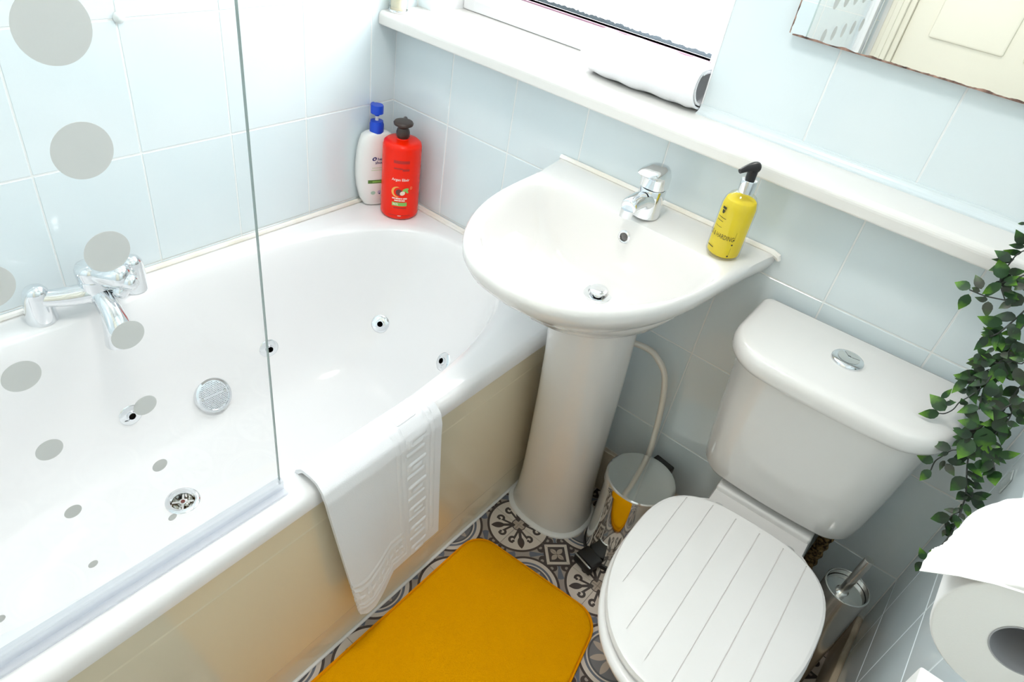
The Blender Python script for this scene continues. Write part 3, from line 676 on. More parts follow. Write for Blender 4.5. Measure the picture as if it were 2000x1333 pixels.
wprint('round_mark', ell(-0.014, 0.040, 0.0065, 0.0055), M['inkteal']); wprint('blue_mark', ell(0.003, 0.041, 0.0045, 0.0058), mat('pale_violet_ink', srgb(192, 190, 218), 0.5)); wprint('blue_dot', ell(0.004, 0.037, 0.002, 0.002, 10), M['inknavy'], 0.0009); wprint('dark_dot', ell(0.010, 0.031, 0.0018, 0.0018, 10), M['inkplum'])

rc = Vector((0.119, -0.074, 0.547)); RR = 0.0505
rb = thing('conditioner_bottle', 'red cylindrical hair care bottle with dark brown pump in the bath corner', 'bottle', rc)
obj('bottle_body', lathe(rc, [(0.040, 0), (0.0475, 0.003), (RR, 0.010), (RR, 0.195), (0.0485, 0.203), (0.042, 0.2085), (0.030, 0.2105), (0.016, 0.2115), (0.015, 0.214)], 56), M['red'], rb, ang=60)
obj('pump_collar', lathe(rc + Vector((0, 0, 0.211)), [(0.0150, 0), (0.0150, 0.005), (0.0172, 0.008), (0.0175, 0.018), (0.0150, 0.026), (0.0115, 0.030), (0.0105, 0.036)], 28), M['brown'], rb, ang=45)
pdn = Vector((-0.62, 0.78, 0)).normalized()
obj('pump_head', join(lathe(rc + Vector((0, 0, 0.238)), [(0.010, 0), (0.017, 0.006), (0.0245, 0.010), (0.0255, 0.015), (0.023, 0.0185), (0.012, 0.020)], 32), tube([rc + Vector((0, 0, 0.250)), rc + Vector((0, 0, 0.251)) + pdn * 0.034, rc + Vector((0, 0, 0.248)) + pdn * 0.042], [0.008, 0.006, 0.005], 10)), M['brown'], rb, ang=45)
vdir = math.atan2(CAM.y - rc.y, CAM.x - rc.x)
def rprint(name, vf, m, d=0.0005):
    obj(name, wrap(sub_div_x(vf, 0.004), rc, RR + d, vdir, rc.z), m, rb, smooth=False)
rprint('label_lettering', T('Argan Elixir', 0.0098, 0.0, 0.1155, True), M['inkwhite'])
rprint('dark_print', join(rectvf(-0.020, 0.022, 0.163, 0.171), rectvf(-0.019, 0.004, 0.147, 0.151), rectvf(0.004, 0.022, 0.143, 0.149)), M['reddark'])
cres = []
cr_ring = [Vector((-0.008 + 0.0150 * math.cos(t), 0.084 + 0.0150 * math.sin(t), 0)) for t in [R_(80 + 8 * i) for i in range(26)]] + [Vector((-0.0045 + 0.0125 * math.cos(t), 0.084 + 0.0130 * math.sin(t), 0)) for t in [R_(280 - 8 * i) for i in range(26)]]
rprint('golden_crescent', (cr_ring, [(i, i + 1, 50 - i, 51 - i) for i in range(25)]), M['inkgold'])
rprint('nut_picture', ell(-0.003, 0.083, 0.0085, 0.009), M['inkplum'], 0.0005); rprint('almond_picture', ell(0.0065, 0.081, 0.0072, 0.0058, 18, 0.5), M['inkcream'], 0.0008)
rprint('leaf_picture', join(ell(0.0145, 0.091, 0.009, 0.0042, 14, 0.3), ell(0.018, 0.086, 0.006, 0.003, 14, -0.8)), M['inklime'], 0.0007)
rprint('orange_flower', ell(0.030, 0.095, 0.004, 0.005), mat('orange_ink', srgb(255, 92, 40), 0.4))
rprint('small_lettering', join(*[rectvf(a, b, y, y + 0.0036, 2) for y, segs in ((0.0635, ((-0.0205, -0.012), (-0.011, 0.0025), (0.004, 0.007), (0.009, 0.0195))), (0.0575, ((-0.0145, -0.004), (-0.003, 0.0035), (0.0045, 0.014)))) for a, b in segs]), M['inkwhite'])
rprint('green_label', rectvf(-0.0205, 0.0195, 0.0435, 0.054), M['inklime']); rprint('percent_lettering', T('96%', 0.0088, -0.011, 0.0457, True), M['inkwhite'], 0.0008)
rprint('lower_print', join(rectvf(-0.016, 0.018, 0.036, 0.039), rectvf(-0.03, 0.03, 0.0145, 0.016)), M['reddark']); rprint('volume_lettering', rectvf(-0.004, 0.005, 0.0135, 0.0155), M['inkwhite'], 0.0007)

# ------------------------------------------------------------------ washbasin
XB = 0.822
ws = thing('washbasin', 'white ceramic pedestal washbasin between the bath and the toilet', 'washbasin', (XB, -0.17, 0))
NW = 96
BCY = -0.27
half = [(0.264, 0.0), (0.252, -0.07), (0.243, -0.15), (0.230, -0.27), (0.206, -0.36), (0.170, -0.43), (0.125, -0.483), (0.070, -0.517), (0.0, -0.529)]
hs = smooth_path([(x, y, 0) for x, y in half], 10)
outl = [Vector((p.x, p.y, 0)) for p in hs]
poly = [Vector((XB + p.x, p.y, 0)) for p in outl] + [Vector((XB - p.x, p.y, 0)) for p in reversed(outl[:-1])]
innerhalf = smooth_path([(0.0, -0.128, 0), (0.12, -0.129, 0), (0.185, -0.136, 0), (0.216, -0.165, 0), (0.222, -0.22, 0), (0.213, -0.29, 0), (0.186, -0.362, 0), (0.142, -0.424, 0), (0.080, -0.468, 0), (0.0, -0.484, 0)], 10)
ipoly = [Vector((XB + p.x, p.y, 0)) for p in innerhalf] + [Vector((XB - p.x, p.y, 0)) for p in reversed(innerhalf[1:-1])]
def cast(pl, t, c):
    d = Vector((math.cos(t), math.sin(t))); best = 0
    for a, b in zip(pl, pl[1:] + pl[:1]):
        e = (b - a); den = d.x * e.y - d.y * e.x
        if abs(den) < 1e-12: continue
        w0 = a - c; k = (w0.x * e.y - w0.y * e.x) / den; s_ = (w0.x * d.y - w0.y * d.x) / den
        if k > 0 and -1e-6 <= s_ <= 1 + 1e-6: best = max(best, k)
    return best
c0 = Vector((XB, BCY, 0))
ta = [2 * math.pi * i / NW for i in range(NW)]
for sx in (0.264, -0.264):
    a_ = math.atan2(0 - BCY, sx) % (2 * math.pi); k = min(range(NW), key=lambda i: abs(ta[i] - a_)); ta[k] = a_
Ro = [cast(poly, t, c0) for t in ta]; Ri = [cast(ipoly, t, c0) for t in ta]
def oring(sc, z, dy=0.0, clampy=True):
    out = []
    for t, r in zip(ta, Ro):
        x = XB + math.cos(t) * r * sc; y = BCY + math.sin(t) * r * sc + dy
        if clampy: y = min(y, -0.0012)
        out.append(Vector((x, y, z)))
    return out
def mring(k, z, so=1.0, si=1.0): return [Vector((XB + math.cos(t) * lerp(ro * so, ri * si, k), BCY + math.sin(t) * lerp(ro * so, ri * si, k), z)) for t, ro, ri in zip(ta, Ro, Ri)]
DR = Vector((0.830, -0.232))
def bring(sc, z, sh): return [Vector((lerp(XB, DR.x, sh) + math.cos(t) * ri * sc, lerp(BCY, DR.y, sh) + math.sin(t) * ri * sc, z)) for t, ri in zip(ta, Ri)]
def flatback(ring, zf):  # keep the deck a little higher at the wall
    return [Vector((p.x, p.y, p.z + zf * sstep(-0.16, -0.02, p.y))) for p in ring]
brs = [oring(0.30, 0.680, 0.045), oring(0.42, 0.688, 0.045), oring(0.60, 0.722, 0.04), oring(0.78, 0.765, 0.03), oring(0.91, 0.802, 0.014), oring(0.974, 0.824, 0.005), oring(0.997, 0.841), oring(1.0, 0.850), oring(0.993, 0.857), mring(0.16, 0.8615, 0.985), mring(0.45, 0.8625, 0.985), mring(0.75, 0.8605, 0.985), mring(1.0, 0.856, 1, 1.0)]
brs += [bring(0.985, 0.851, 0.0), bring(0.962, 0.838, 0.0), bring(0.93, 0.812, 0.06), bring(0.87, 0.778, 0.15), bring(0.77, 0.746, 0.35), bring(0.62, 0.724, 0.6), bring(0.44, 0.711, 0.8), bring(0.25, 0.704, 1.0), bring(0.10, 0.7015, 1.0)]
bvf = loft(brs, True, True)
bowl = obj('basin_bowl', bvf, M['ceramic'], ws, ang=60)
bvb = BVHTree.FromPolygons([tuple(p) for p in bvf[0]], bvf[1])
def on_basin(u, v):
    d = ray(u, v).normalized(); loc, nrm, idx, dist = bvb.ray_cast(CAM, d)
    return loc, (-nrm if nrm.dot(d) > 0 else nrm)
# pedestal
def ped_ring(hw, yf, yb, z, n=48):
    cy = (yf + yb) / 2; b = (yb - yf) / 2
    return [Vector((XB + 0.012 + math.copysign(abs(math.cos(t)) ** (2 / 2.4), math.cos(t)) * hw, cy + math.copysign(abs(math.sin(t)) ** (2 / 2.4), math.sin(t)) * b, z)) for t in (2 * math.pi * i / n for i in range(n))]
ped_prof = [(0.108, -0.240, -0.05, 0.0, 0), (0.106, -0.239, -0.05, 0.012, 0), (0.099, -0.238, -0.055, 0.05, 0), (0.093, -0.243, -0.06, 0.14, 0.001), (0.089, -0.258, -0.07, 0.28, 0.003), (0.087, -0.274, -0.08, 0.42, 0.006), (0.086, -0.292, -0.10, 0.56, 0.010), (0.087, -0.307, -0.12, 0.65, 0.013), (0.088, -0.316, -0.13, 0.697, 0.014)]
ped = obj('pedestal', loft([[p + Vector((dx, 0, 0)) for p in ped_ring(h, yf, yb, z)] for h, yf, yb, z, dx in ped_prof]), M['ceramic'], ws, ang=60)
obj('pedestal_sealant', loft([ped_ring(0.117, -0.249, -0.042, 0.0), ped_ring(0.116, -0.248, -0.043, 0.004), ped_ring(0.108, -0.240, -0.05, 0.010)], True, True), M['whiteseal'], ws)
obj('wall_sealant', join(tube([(XB - 0.262, -0.0070, 0.861), (XB + 0.255, -0.0070, 0.861), (XB + 0.268, -0.0070, 0.857), (XB + 0.272, -0.0070, 0.850)], [0.0065, 0.0065, 0.007, 0.004], 8)), M['sealant'], ws)
p, nr = on_basin(1219, 463); F_ = frame_to(nr, p)
ovr = obj('overflow_ring', xf(lathe((0, 0, 0), [(0.0135, -0.003), (0.0135, 0.001), (0.011, 0.0025), (0.0092, 0.0018), (0.0086, -0.004)], 28, False, False), F_), M['chrome'], ws, ang=50)
bore(bowl, [xf(lathe((0, 0, 0), [(0.0095, -0.03), (0.0095, 0.01)], 24), F_)])
p, nr = on_basin(1168, 574); p = Vector((p.x, p.y, p.z)); F_ = frame_to(Vector((0, 0, 1)) * 0.7 + nr * 0.3, p)
dv = obj('basin_waste', xf(lathe((0, 0, 0), [(0.0305, -0.004), (0.0305, 0.0), (0.029, 0.0022), (0.021, 0.0028), (0.0195, 0.0005)], 36), F_), M['chrome'], ws, ang=50)
obj('plug_neck', xf(lathe((0, 0, 0), [(0.0110, 0.0005), (0.0110, 0.008)], 28), F_), M['steel'], dv)
obj('plug_cap', xf(lathe((0, 0, 0), [(0.0155, 0.007), (0.0188, 0.0085), (0.0185, 0.0115), (0.013, 0.0135), (0.004, 0.0142)], 32), F_), M['chrome'], dv, ang=50)
# basin tap
tb = Vector((0.834, -0.092, 0.8625))
bsn = thing('basin_mixer_tap', 'chrome single lever basin mixer tap at the back of the washbasin', 'tap', tb)
obj('tap_body', loft([circ((tb.x, tb.y + dy, tb.z + z), r, None, 32) for r, z, dy in ((0.0245, 0, 0), (0.0248, 0.002, 0), (0.0242, 0.02, 0.001), (0.0235, 0.040, 0.003), (0.0235, 0.052, 0.004), (0.021, 0.054, 0.004))]), M['chrome'], bsn, ang=60)
obj('tap_spout', tube(smooth_path([tb + Vector((0, -0.005, 0.030)), tb + Vector((-0.002, -0.030, 0.036)), tb + Vector((-0.004, -0.050, 0.035)), tb + Vector((-0.005, -0.066, 0.031))], 6), [0.020, 0.0195, 0.019, 0.018, 0.017, 0.016, 0.0160, 0.0160, 0.0160, 0.0158, 0.0156, 0.0155, 0.0155, 0.0155, 0.0155, 0.0155, 0.0152, 0.0145, 0.011][:19], 22), M['chrome'], bsn, ang=60)
obj('aerator', tube([tb + Vector((-0.005, -0.062, 0.026)), tb + Vector((-0.005, -0.064, 0.012))], [0.0122, 0.0116], 20), M['chrome'], bsn)
def lev(a, b, z, dy): return [Vector((tb.x + math.copysign(abs(math.cos(t)) ** (2 / 2.8), math.cos(t)) * a, tb.y + dy + math.copysign(abs(math.sin(t)) ** (2 / 2.8), math.sin(t)) * b, tb.z + z - (0.006 if math.sin(t) < -0.3 and z > 0.07 else 0) * 0)) for t in (2 * math.pi * i / 36 for i in range(36))]
obj('tap_lever', loft([lev(0.0215, 0.0215, 0.0545, 0.004), lev(0.0235, 0.0235, 0.0565, 0.004), lev(0.0235, 0.024, 0.074, 0.004), lev(0.0232, 0.0265, 0.080, 0.001), lev(0.0225, 0.034, 0.084, -0.008), lev(0.0215, 0.0365, 0.0885, -0.011), lev(0.018, 0.032, 0.093, -0.010), lev(0.010, 0.018, 0.0955, -0.004)]), M['chrome'], bsn, ang=50)
for ch in bsn.children: ch.scale = (1.13, 1.13, 1.08)
# soap bottle
sc_ = Vector((1.012, -0.104, 0.8628)); SR = 0.0318
sb = thing('soap_bottle', 'clear bottle of yellow hand soap with black pump on the washbasin', 'bottle', sc_)
obj('soap_liquid', lathe(sc_, [(0.026, 0.0035), (0.0292, 0.006), (0.0298, 0.012), (0.0298, 0.098), (0.027, 0.110), (0.0245, 0.1125)], 44), M['soap'], sb, ang=60)
obj('bottle_shell', lathe(sc_, [(0.024, 0.0), (0.0295, 0.0012), (SR, 0.006), (SR, 0.098), (0.0295, 0.109), (0.0235, 0.119), (0.0155, 0.125), (0.0135, 0.127)], 48), M['bottleglass'], sb, ang=60)
obj('thick_base', lathe(sc_, [(0.024, 0.0008), (0.029, 0.0015), (0.0312, 0.0055), (0.0312, 0.011), (0.0305, 0.0125)], 44), mat('amber_base', srgb(226, 190, 40), 0.08), sb, ang=60) if False else None
obj('pump_collar', lathe(sc_ + Vector((0, 0, 0.126)), [(0.0138, 0), (0.0142, 0.001), (0.0142, 0.0225), (0.0135, 0.0235), (0.007, 0.024)], 32), M['chrome'], sb, ang=45)
obj('pump_tube', tube([sc_ + Vector((0, 0, 0.125)), sc_ + Vector((0.003, -0.002, 0.06)), sc_ + Vector((0.008, -0.004, 0.008))], 0.0028, 8), M['bottlewhite'], sb) if False else None
nd = (hit(2, 1.03, 1428, 337) - hit(2, 1.03, 1460, 335)); nd.z = 0; nd.normalize()
ph = sc_ + Vector((0, 0, 0.150))
obj('pump_head', join(lathe(ph, [(0.0088, -0.001), (0.0088, 0.016), (0.0092, 0.018)], 24), tube(smooth_path([ph + Vector((0, 0, 0.0215)) - nd * 0.009, ph + Vector((0, 0, 0.0225)), ph + Vector((0, 0, 0.0215)) + nd * 0.015, ph + Vector((0, 0, 0.0165)) + nd * 0.031], 5), [0.0065, 0.0085, 0.0095, 0.0098, 0.0098, 0.0095, 0.009, 0.0085, 0.0078, 0.007, 0.0065, 0.006, 0.0055, 0.005, 0.0045, 0.0042], 14)), M['black'], sb, ang=50)
sv = math.atan2(CAM.y - sc_.y, CAM.x - sc_.x)
def sprint(name, vf, m, off=0.0): obj(name, wrap(sub_div_x(vf, 0.003), sc_, SR + 0.0004, sv + off, sc_.z), m, sb, smooth=False)
bl = T('BAYLIS & HARDING', 0.0128, 0, 0); bw = max(p.x for p in bl[0])
sprint('brand_lettering', ([Vector((0.0125 + (p.x - bw) * 0.62, 0.041 + p.y, 0)) for p in bl[0]], bl[1]), M['inkdark'])
sprint('small_lettering', join(rectvf(-0.034, -0.014, 0.0775, 0.0786), rectvf(-0.034, -0.018, 0.071, 0.072), rectvf(-0.033, -0.017, 0.060, 0.0608)), M['inkdark'])
sprint('crest_emblem', join(rectvf(-0.030, -0.0205, 0.094, 0.0985), rectvf(-0.0285, -0.022, 0.089, 0.0925), ell(-0.0252, 0.0885, 0.003, 0.003, 12)), M['inkdark'])
sprint('lower_lettering', rectvf(-0.036, -0.020, 0.018, 0.0196), M['inkdark'])
sprint('flower_print', join(rectvf(0.0135, 0.0139, 0.046, 0.060), ell(0.013, 0.0445, 0.0013, 0.0013, 8), ell(0.0125, 0.0345, 0.0017, 0.0017, 10), rectvf(0.0124, 0.0127, 0.012, 0.028), ell(0.0115, 0.011, 0.0018, 0.0018, 10)), M['inkdark'])
# waste pipe beside the pedestal
pp = [hit(1, -0.045, u, v) for u, v in ((1235, 668), (1262, 680), (1285, 702), (1298, 735), (1293, 790), (1280, 845), (1268, 885))]
pp[0] = pp[0] + Vector((-0.03, -0.03, 0.01))
pe = pp[-1]
tag(obj('waste_pipe', tube(smooth_path(pp + [Vector((pe.x + 0.003, -0.045, 0.15)), Vector((pe.x + 0.004, -0.045, 0.002))], 6), 0.0072, 14), M['pipe'], None, loc=(pe.x, -0.045, 0)), 'cream white plastic pipe running down behind the pedal bin', 'pipe')

# ------------------------------------------------------------------ pedal bin
pb = Vector((1.037, -0.140, 0)); BR = 0.081
pbn = thing('pedal_bin', 'small polished steel pedal bin beside the washbasin pedestal', 'bin', pb)
obj('bin_body', lathe(pb, [(BR - 0.004, 0.012), (BR - 0.001, 0.016), (BR - 0.001, 0.246)], 56), M['steel'], pbn, ang=50)
obj('bin_base', lathe(pb, [(BR - 0.002, 0), (BR + 0.0015, 0.002), (BR + 0.0015, 0.015), (BR - 0.003, 0.016)], 48), M['black'], pbn, ang=50)
lidv = lathe(pb, [(BR - 0.002, 0.247), (BR + 0.003, 0.248), (BR + 0.003, 0.266), (BR + 0.0015, 0.2695), (BR - 0.002, 0.271), (BR - 0.006, 0.2705), (0.05, 0.2712), (0.02, 0.272)], 56)
obj('bin_lid', lidv, M['steel'], pbn, ang=30)
pdv = Vector((0.2, 1.0, 0)).normalized() * -1
pq = Vector((-pdv.y, pdv.x, 0))
pd_ = (hit(2, 0.03, 1163, 1082) - pb); pd_.z = 0; pd_.normalize(); pq = Vector((-pd_.y, pd_.x, 0))
MB = Matrix((pd_, pq, Vector((0, 0, 1)))).transposed().to_4x4(); MB = Matrix.Translation(pb) @ MB
pdl = obj('pedal', xf(join(box((BR - 0.004, -0.029, 0.014), (BR + 0.036, 0.029, 0.036), 0.006), box((BR + 0.026, -0.029, 0.004), (BR + 0.042, 0.029, 0.032), 0.004)), MB), M['black'], pbn)
obj('pedal_lip', xf(box((BR + 0.0385, -0.027, 0.0315), (BR + 0.0425, 0.027, 0.0345), 0.001), MB), M['steel'], pdl)
hv = hit(2, 0.265, 1297, 905) - pb; hv.z = 0; hv.normalize(); hq = Vector((-hv.y, hv.x, 0))
MH = Matrix.Translation(pb) @ Matrix((hv, hq, Vector((0, 0, 1)))).transposed().to_4x4()
obj('hinge', xf(join(box((BR - 0.002, -0.027, 0.225), (BR + 0.020, 0.027, 0.268), 0.004)), MH), M['black'], pbn)

# ------------------------------------------------------------------ toilet
TM = Matrix.Translation((1.296, 0, 0)) @ Matrix.Rotation(R_(1.9), 4, 'Z')
to = thing('toilet', 'white close coupled toilet with lid down beside the pedal bin', 'toilet', (1.30, -0.30, 0))
def rrect(hw, yb, yf, rb_, rf_, z, bow=0.0, n=14):
    out = []
    def arc(cx, cy, r, a0, a1):
        for i in range(n + 1):
            a = R_(lerp(a0, a1, i / n)); out.append(Vector((cx + r * math.cos(a), cy + r * math.sin(a), z)))
    arc(hw - rb_, yb - rb_, rb_, 0, 90); arc(-hw + rb_, yb - rb_, rb_, 90, 180); arc(-hw + rf_, yf + rf_, rf_, 180, 270)
    for i in range(1, 12):
        x = lerp(-hw + rf_, hw - rf_, i / 12); out.append(Vector((x, yf, z)))
    arc(hw - rf_, yf + rf_, rf_, 270, 360)
    return [Vector((p.x, p.y - bow * max(0, 1 - (p.x / hw) ** 2) * sstep(yb, yf, p.y), p.z)) for p in out]
def egg(hw, yb, yf, z, n=72, ym=None, e=2.7):
    ym = ym if ym is not None else lerp(yb, yf, 0.43); out = []
    for i in range(n):
        t = 2 * math.pi * i / n; c, s = math.cos(t), math.sin(t)
        if s >= 0: x = math.copysign(abs(c) ** (2 / e), c) * hw; y = ym + abs(s) ** (2 / e) * (yb - ym)
        else: x = math.copysign(abs(c) ** (2 / 2.15), c) * hw; y = ym - abs(s) ** (2 / 2.15) * (ym - yf)
        out.append(Vector((x, y, z)))
    return out
def tt(name, vf, m, parent=None, **k): return obj(name, xf(vf, TM), m, parent or to, **k)
tt('pan', loft([egg(0.098, -0.10, -0.50, 0.0), egg(0.100, -0.10, -0.50, 0.02), egg(0.094, -0.10, -0.47, 0.08), egg(0.098, -0.09, -0.47, 0.16), egg(0.125, -0.09, -0.53, 0.25), egg(0.155, -0.11, -0.61, 0.325), egg(0.170, -0.16, -0.648, 0.37), egg(0.172, -0.17, -0.655, 0.388), egg(0.166, -0.175, -0.648, 0.395)]), M['ceramic'], ang=60)
tt('pan_shelf', join(loft([rrect(0.098, -0.02, -0.20, 0.01, 0.01, 0.20), rrect(0.103, -0.02, -0.22, 0.012, 0.012, 0.33), rrect(0.105, -0.02, -0.28, 0.012, 0.012, 0.385), rrect(0.101, -0.022, -0.28, 0.012, 0.012, 0.394)]), box((-0.103, -0.160, 0.385), (0.103, -0.02, 0.4075), 0.006)), M['ceramic'], ang=50)
cb = [(0.132, -0.116, 0.408, 0.03), (0.152, -0.134, 0.412, 0.045), (0.164, -0.149, 0.430, 0.06), (0.169, -0.161, 0.470, 0.07), (0.174, -0.180, 0.56, 0.076), (0.178, -0.197, 0.66, 0.08), (0.182, -0.209, 0.741, 0.08)]
tt('cistern', loft([rrect(h, -0.012, yf, 0.012, rf, z, 0.012) for h, yf, z, rf in cb]), M['cistern'], ang=60)
cl_ = [(0.188, -0.220, 0.740, 0.082), (0.194, -0.227, 0.744, 0.086), (0.1965, -0.230, 0.752, 0.088), (0.1965, -0.230, 0.764, 0.088), (0.1935, -0.227, 0.774, 0.086), (0.187, -0.220, 0.7795, 0.082), (0.175, -0.208, 0.7815, 0.075), (0.12, -0.16, 0.7825, 0.05)]
cld = tt('cistern_lid', loft([rrect(h, -0.010 - (0.1965 - h) * 0.6, yf, 0.014, rf, z, 0.014) for h, yf, z, rf in cl_]), M['cistern'], ang=60)
bc = hit(2, 0.784, 1655, 704)
fb = obj('flush_button', lathe(bc, [(0.0285, -0.004), (0.0285, 0.0015), (0.0265, 0.0045), (0.020, 0.0065), (0.008, 0.0075)], 40), M['chrome'], to, ang=60)
def wedge(a0, a1, r0, r1, z):
    n = 14; a = [R_(lerp(a0, a1, i / n)) for i in range(n + 1)]
    top = [Vector((bc.x + r1 * math.cos(t), bc.y + r1 * math.sin(t), bc.z + z - 0.0012)) for t in a]; bot = [Vector((bc.x + r0 * math.cos(t), bc.y + r0 * math.sin(t), bc.z + z)) for t in a]
    V = top + bot; return V, [(i, i + 1, n + 2 + i, n + 1 + i) for i in range(n)]
for a0, a1 in ((20, 130), (142, 368)):
    obj('button_half', wedge(a0, a1, 0.003, 0.0195, 0.0082), M['steel'], fb)
tt('seat', loft([egg(0.176, -0.238, -0.664, 0.396, ym=-0.405, e=2.9), egg(0.181, -0.235, -0.672, 0.399, ym=-0.405, e=2.9), egg(0.182, -0.235, -0.674, 0.407, ym=-0.405, e=2.9), egg(0.179, -0.236, -0.67, 0.4135, ym=-0.405, e=2.9), egg(0.172, -0.239, -0.662, 0.4155, ym=-0.405, e=2.9)]), M['lid'], ang=60)
lo = tt('toilet_lid', loft([egg(0.173, -0.232, -0.65, 0.4165, ym=-0.400, e=2.9), egg(0.178, -0.229, -0.657, 0.419, ym=-0.400, e=2.9), egg(0.179, -0.228, -0.659, 0.426, ym=-0.400, e=2.9), egg(0.1765, -0.229, -0.656, 0.4325, ym=-0.400, e=2.9), egg(0.171, -0.232, -0.649, 0.4345, ym=-0.400, e=2.9), egg(0.15, -0.246, -0.62, 0.435, ym=-0.400, e=2.9)]), M['lid'], ang=60)
GX = (-0.132, -0.083, -0.034, 0.0155, 0.064, 0.112)
def groove_y(x):
    hw = 0.150; return (-0.246 - 0.03 * (abs(x) / 0.14) ** 6), -0.388 - (max(0, 1 - (abs(x) / (hw + 0.006)) ** 2.15)) ** (1 / 2.15) * 0.243
cv_ = ([], [])
for x in GX:
    y0, y1 = groove_y(x); cv_ = join(cv_, box((x - 0.0010, y1, 0.4325), (x + 0.0010, y0, 0.44)))
cut = obj('cut', xf(cv_, TM), None, None, smooth=False)
lo.modifiers.clear(); md = lo.modifiers.new('g', 'BOOLEAN'); md.object = cut; md.solver = 'EXACT'; md.operation = 'DIFFERENCE'
bpy.context.view_layer.update()
dg = bpy.context.evaluated_depsgraph_get(); nm = bpy.data.meshes.new_from_object(lo.evaluated_get(dg)); lo.modifiers.clear(); lo.data = nm
bpy.data.objects.remove(cut); finish(nm, True, 18)
for sx in (-0.075, 0.075): tt('lid_hinge', loft([circ((sx, -0.228, z), r, None, 16) for r, z in ((0.014, 0.394), (0.014, 0.412), (0.011, 0.420))]), M['chrome'])
# rough rusty mortar strip on the wall, next to a thin grey pipe, under the cistern
def rough(u, v):
    z = lerp(0.148, 0.335, v); x = lerp(1.419, 1.442, u); e = math.sin(math.pi * u) * 0.010
    return Vector((x + 0.002 * math.sin(v * 40), -0.0015 - e - 0.003 * random.random() * (1 if 0 < u < 1 else 0), z))
tag(obj('mortar_strip', shell(9, 40, rough, -0.004), M['rust'], None, loc=(1.42, -0.002, 0.148)), 'rough rust brown mortar strip on the wall under the cistern', 'mortar')
tag(obj('supply_pipe', tube([(1.410, -0.020, 0.0), (1.410, -0.020, 0.25), (1.410, -0.020, 0.406)], 0.0065, 12), M['greypipe'], None, loc=(1.410, -0.020, 0)), 'thin grey water pipe on the wall behind the toilet', 'pipe')

# ------------------------------------------------------------------ toilet brush
bh = Vector((1.500, -0.168, 0)); HR = 0.0425
hdr = thing('toilet_brush_holder', 'tall brushed steel toilet brush holder standing in the corner', 'brush holder', bh)
obj('holder_body', lathe(bh, [(HR, 0.004), (HR, 0.366), (HR - 0.0015, 0.368), (HR - 0.003, 0.366), (HR - 0.003, 0.345)], 48, True, False), M['brushed'], hdr, ang=50)
obj('rim', loft([[bh + Vector((math.cos(a) * (HR - 0.001 + 0.0018 * math.cos(b)), math.sin(a) * (HR - 0.001 + 0.0018 * math.cos(b)), 0.367 + 0.0018 * math.sin(b))) for a in (2 * math.pi * i / 48 for i in range(48))] for b in (2 * math.pi * k / 8 for k in range(9))], False, False), M['steel'], hdr)
obj('foot_ring', lathe(bh, [(HR - 0.002, 0), (HR + 0.001, 0.001), (HR + 0.001, 0.007), (HR - 0.002, 0.008)], 40), M['black'], hdr)
tbz = bh + Vector((0, 0, 0.352))
tbr = thing('toilet_brush', 'steel toilet brush with round handle rod set in its holder', 'brush', bh + Vector((0, 0, 0.02)))
obj('splash_lid', lathe(tbz, [(HR - 0.0042, 0), (HR - 0.0042, 0.003), (0.012, 0.0045)], 40), M['steel'], tbr, ang=50)
rod = [bh + Vector((-0.006, -0.007, 0.30)), bh + Vector((-0.0036, -0.006, 0.356)), bh + Vector((0.0008, -0.004, 0.460)), bh + Vector((0.0008, -0.004, 0.4615))]
obj('handle_rod', tube(rod, [0.0088, 0.0088, 0.0090, 0.0082], 20), M['brushed'], tbr, ang=50)
obj('collar', lathe(bh + Vector((-0.004, -0.006, 0.354)), [(0.0125, 0), (0.0125, 0.004), (0.0095, 0.007)], 20), M['steel'], tbr)
obj('bristles', lathe(bh + Vector((0, 0, 0.025)), [(0.012, 0), (0.032, 0.01), (0.034, 0.06), (0.012, 0.075), (0.006, 0.28)], 20), M['plastic'], tbr)

# ------------------------------------------------------------------ orange mat
from mathutils import noise as mn
Q = [Vector((0.757, -0.366, 0)), Vector((1.122, -0.338, 0)), Vector((1.262, -0.985, 0)), Vector((0.766, -1.0, 0))]
def matpt(u, v): return Q[0] * (1 - u) * (1 - v) + Q[1] * u * (1 - v) + Q[2] * u * v + Q[3] * (1 - u) * v
def mat_ring(ins, z, amp=0.0, n=200):
    out = []; ru, rv = 0.15, 0.085
    for i in range(n):
        t = 2 * math.pi * i / n; c, s = math.cos(t), math.sin(t); k = 1 / max(abs(c), abs(s)); x, y = c * k, s * k
        # rounded square in -1..1
        rx, ry = ru * 2, rv * 2
        if abs(x) > 1 - rx and abs(y) > 1 - ry:
            px, py = (abs(x) - (1 - rx)) / rx, (abs(y) - (1 - ry)) / ry; m_ = max(px, py); l_ = math.hypot(px, py); f_ = m_ / l_ if l_ > 0 else 1
            x = math.copysign((1 - rx) + rx * px * f_, x); y = math.copysign((1 - ry) + ry * py * f_, y)
        sc = 1 - ins
        p = matpt(0.5 + 0.5 * x * (1 - ins * 1.0), 0.5 + 0.5 * y * (1 - ins * 0.62 if ins < 0.2 else 1 - ins + 0.076))
        p.z = z + amp * mn.noise(Vector((p.x * 22, p.y * 16, 0))) + amp * 0.5 * mn.noise(Vector((p.x * 60, p.y * 50, 3)))
        out.append(p)
    return out
mt = thing('bath_mat', 'bright orange fluffy bath mat with rounded corners beside the bath', 'mat', (0.96, -0.65, 0))
obj('hem', loft([mat_ring(0.0, 0.0005), mat_ring(-0.004, 0.004), mat_ring(0.0, 0.0085), mat_ring(0.018, 0.0095), mat_ring(0.026, 0.007)], True, False), M['hem'], mt)
